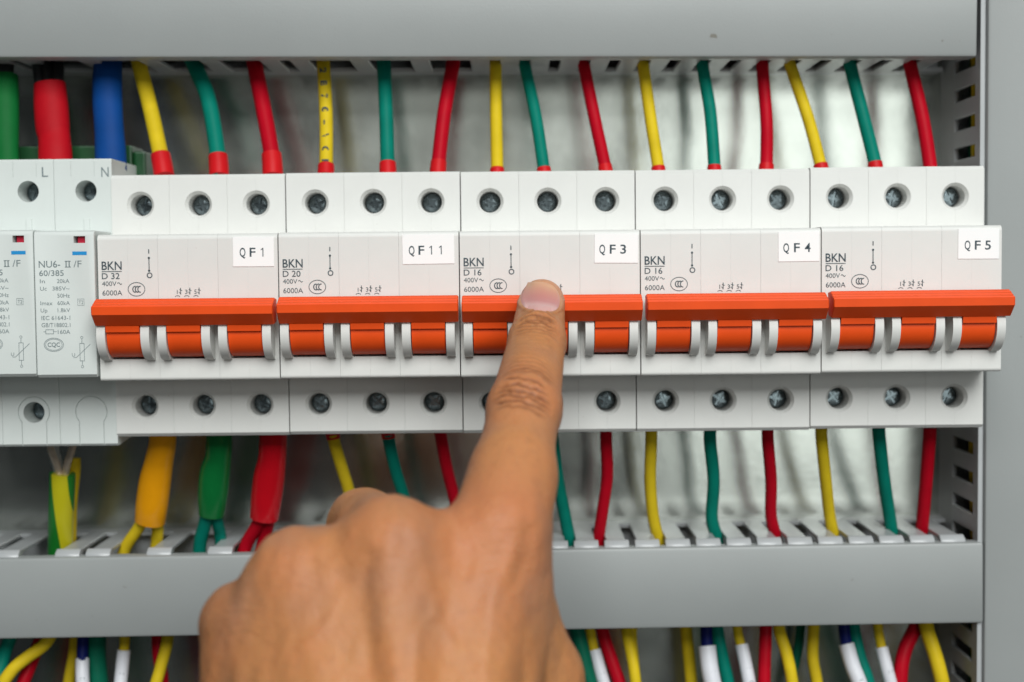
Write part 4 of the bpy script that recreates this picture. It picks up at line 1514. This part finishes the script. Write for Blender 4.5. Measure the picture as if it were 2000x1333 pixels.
def skin_material():
    m = bpy.data.materials.new('skin')
    m.use_nodes = True
    nt = m.node_tree
    L = nt.links
    b = nt.nodes['Principled BSDF']
    tc = nt.nodes.new('ShaderNodeTexCoord')

    def noise_(scale, detail=4, rough=.55):
        n = nt.nodes.new('ShaderNodeTexNoise')
        n.inputs['Scale'].default_value = scale
        n.inputs['Detail'].default_value = detail
        n.inputs['Roughness'].default_value = rough
        L.new(tc.outputs['Object'], n.inputs['Vector'])
        return n.outputs['Fac']

    def mixc(fac, a, bcol, amount=1.0):
        x = nt.nodes.new('ShaderNodeMix')
        x.data_type = 'RGBA'
        mm = nt.nodes.new('ShaderNodeMath')
        mm.operation = 'MULTIPLY'
        mm.inputs[1].default_value = amount
        L.new(fac, mm.inputs[0])
        L.new(mm.outputs[0], x.inputs[0])
        if isinstance(a, tuple):
            x.inputs[6].default_value = (*a, 1)
        else:
            L.new(a, x.inputs[6])
        x.inputs[7].default_value = (*bcol, 1)
        return x.outputs[2]

    def ramp(fac, p0, p1):
        r = nt.nodes.new('ShaderNodeMapRange')
        r.inputs['From Min'].default_value, r.inputs['From Max'].default_value = p0, p1
        L.new(fac, r.inputs['Value'])
        return r.outputs[0]
    base = (0.54, 0.238, 0.094)
    c = mixc(ramp(noise_(75, 3), .42, .68), base, (0.56, 0.225, 0.090), 0.8)
    c = mixc(ramp(noise_(48, 2), .48, .70), c, (0.38, 0.215, 0.140), 0.62)
    c = mixc(ramp(noise_(420, 3), .50, .75), c, (0.38, 0.16, 0.075), 0.42)
    at = nt.nodes.new('ShaderNodeAttribute')
    at.attribute_name = 'redness'
    c = mixc(at.outputs['Fac'], c, (0.52, 0.185, 0.095), 0.6)
    tp_ = nt.nodes.new('ShaderNodeAttribute')
    tp_.attribute_name = 'pressed_tip'
    c = mixc(tp_.outputs['Fac'], c, (0.66, 0.33, 0.20), 0.75)
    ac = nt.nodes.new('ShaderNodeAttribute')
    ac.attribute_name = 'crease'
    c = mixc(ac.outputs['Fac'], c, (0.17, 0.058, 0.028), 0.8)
    L.new(c, b.inputs['Base Color'])
    b.inputs['Roughness'].default_value = 0.50
    mrr = nt.nodes.new('ShaderNodeMapRange')
    mrr.inputs['To Min'].default_value, mrr.inputs['To Max'].default_value = 0.34, 0.62
    L.new(noise_(180, 4, .6), mrr.inputs['Value'])
    L.new(mrr.outputs[0], b.inputs['Roughness'])
    b.inputs['Specular IOR Level'].default_value = 0.25
    b.inputs['Subsurface Weight'].default_value = 0.22
    b.inputs['Subsurface Radius'].default_value = (1.0, 0.35, 0.18)
    b.inputs['Subsurface Scale'].default_value = 0.0022
    vo = nt.nodes.new('ShaderNodeTexVoronoi')
    vo.inputs['Scale'].default_value = 850
    vo.feature = 'DISTANCE_TO_EDGE'
    L.new(tc.outputs['Object'], vo.inputs['Vector'])
    b1 = nt.nodes.new('ShaderNodeBump')
    b1.inputs['Strength'].default_value = 0.6
    b1.inputs['Distance'].default_value = 0.00025
    L.new(vo.outputs['Distance'], b1.inputs['Height'])
    b2 = nt.nodes.new('ShaderNodeBump')
    b2.inputs['Strength'].default_value = 0.6
    b2.inputs['Distance'].default_value = 0.0006
    L.new(noise_(350, 4, .6), b2.inputs['Height'])
    L.new(b1.outputs[0], b2.inputs['Normal'])
    L.new(b2.outputs[0], b.inputs['Normal'])
    return m


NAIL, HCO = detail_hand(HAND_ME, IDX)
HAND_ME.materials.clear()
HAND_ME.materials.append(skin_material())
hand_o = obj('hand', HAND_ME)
tag(hand_o, 'bare left hand with tanned skin, index finger pressing the middle orange switch', 'hand')


def nail_mesh():
    bvh = BVHTree.FromPolygons([tuple(v.co / S) for v in HAND_ME.vertices], [tuple(p.vertices) for p in HAND_ME.polygons])
    cx, cy, rx, ry = NAIL
    # a smooth plate: points on the sunk bed, lifted off it, smoothed across
    nu, nv = 29, 23
    P = np.zeros((nu, nv, 3))
    for i in range(nu):
        for j in range(nv):
            a, b = -1 + 2 * i / (nu - 1), -1 + 2 * j / (nv - 1)
            # squircle mapping
            k = (abs(a) ** 3.2 + abs(b) ** 3.2) ** (1 / 3.2) / max(abs(a), abs(b), 1e-6)
            a2, b2 = (a / k, b / k) if k > 0 else (a, b)
            a2 *= 1.00
            x = cx + a2 * rx * 1.01 * (1 - 0.30 * max(0.0, min(1.0, -b2)) ** 1.5)
            y = cy + b2 * ry * 1.01 + (x - cx) * 0.10
            d = (fwd * FPX + right * (x - 1000) + up * (666.5 - y)).normalized()
            hit, nrm, _, _ = bvh.ray_cast(CAMP, d)
            if hit is None:
                hit = Vector(P[i, j - 1]) if j else CAMP + d * 410
                nrm = -fwd
            P[i, j] = np.array(hit)
    for _ in range(10):
        Q = P.copy()
        Q[1:-1, 1:-1] = (P[:-2, 1:-1] + P[2:, 1:-1] + P[1:-1, :-2] + P[1:-1, 2:]) / 4
        P = Q
    V, F = [], []
    # normals
    du = np.gradient(P, axis=0)
    dv = np.gradient(P, axis=1)
    N = np.cross(du, dv)
    N /= np.linalg.norm(N, axis=2, keepdims=True) + 1e-9
    tocam = np.array(CAMP) - P
    sg = np.sign((N * tocam).sum(2, keepdims=True))
    N *= sg
    a = np.linspace(-1, 1, nu)[:, None]
    b = np.linspace(-1, 1, nv)[None, :]
    edge = np.maximum(np.abs(a), np.abs(b))
    lift = 0.42 - 0.50 * np.clip((edge - 0.88) / 0.12, 0, 1)
    T = P + N * lift[:, :, None]
    V = [tuple(p) for p in T.reshape(-1, 3)]
    for i in range(nu - 1):
        for j in range(nv - 1):
            q = (i * nv + j, (i + 1) * nv + j, (i + 1) * nv + j + 1, i * nv + j + 1)
            F.append(q)
    me = mesh('fingernail', V, F, None, True)
    bmx = bmesh.new()
    bmx.from_mesh(me)
    bmesh.ops.recalc_face_normals(bmx, faces=bmx.faces)
    avg = sum((f.normal for f in bmx.faces), Vector())
    if avg.dot(fwd) > 0:
        bmesh.ops.reverse_faces(bmx, faces=bmx.faces)
    bmx.to_mesh(me)
    bmx.free()
    at = me.attributes.new('lunula', 'FLOAT', 'POINT')
    vals = []
    for i in range(nu):
        for j in range(nv):
            aa, bb = -1 + 2 * i / (nu - 1), -1 + 2 * j / (nv - 1)
            vals.append(bb + 0.30 * (1 - aa * aa) - 0.30)       # j runs down the picture: +1 = cuticle
    at.data.foreach_set('value', vals)
    at = me.attributes.new('lateral', 'FLOAT', 'POINT')
    at.data.foreach_set('value', [abs(-1 + 2 * i / (nu - 1)) for i in range(nu) for j in range(nv)])
    return me


def nail_material():
    m = bpy.data.materials.new('nail')
    m.use_nodes = True
    nt = m.node_tree
    b = nt.nodes['Principled BSDF']
    at = nt.nodes.new('ShaderNodeAttribute')
    at.attribute_name = 'lunula'
    mr = nt.nodes.new('ShaderNodeMapRange')
    mr.inputs['From Min'].default_value, mr.inputs['From Max'].default_value = -1.3, 1.0
    nt.links.new(at.outputs['Fac'], mr.inputs['Value'])
    r = nt.nodes.new('ShaderNodeValToRGB')
    e = r.color_ramp.elements
    e[0].position, e[0].color = 0.0, (0.66, 0.33, 0.20, 1)
    e[1].position, e[1].color = 1.0, (0.66, 0.37, 0.34, 1)
    for p, c in ((0.20, (0.70, 0.40, 0.25)), (0.42, (0.66, 0.30, 0.22)), (0.60, (0.62, 0.25, 0.22)), (0.74, (0.60, 0.26, 0.25)), (0.86, (0.69, 0.42, 0.40))):
        x = e.new(p)
        x.color = (*c, 1)
    nt.links.new(mr.outputs[0], r.inputs['Fac'])
    nt.links.new(r.outputs['Color'], b.inputs['Base Color'])
    b.inputs['Roughness'].default_value = 0.42
    b.inputs['Subsurface Weight'].default_value = 0.15
    b.inputs['Subsurface Scale'].default_value = 0.0012
    b.inputs['Subsurface Radius'].default_value = (1, .4, .3)
    return m


nm = nail_mesh()
nm.materials.append(nail_material())
obj('fingernail', nm, hand_o)
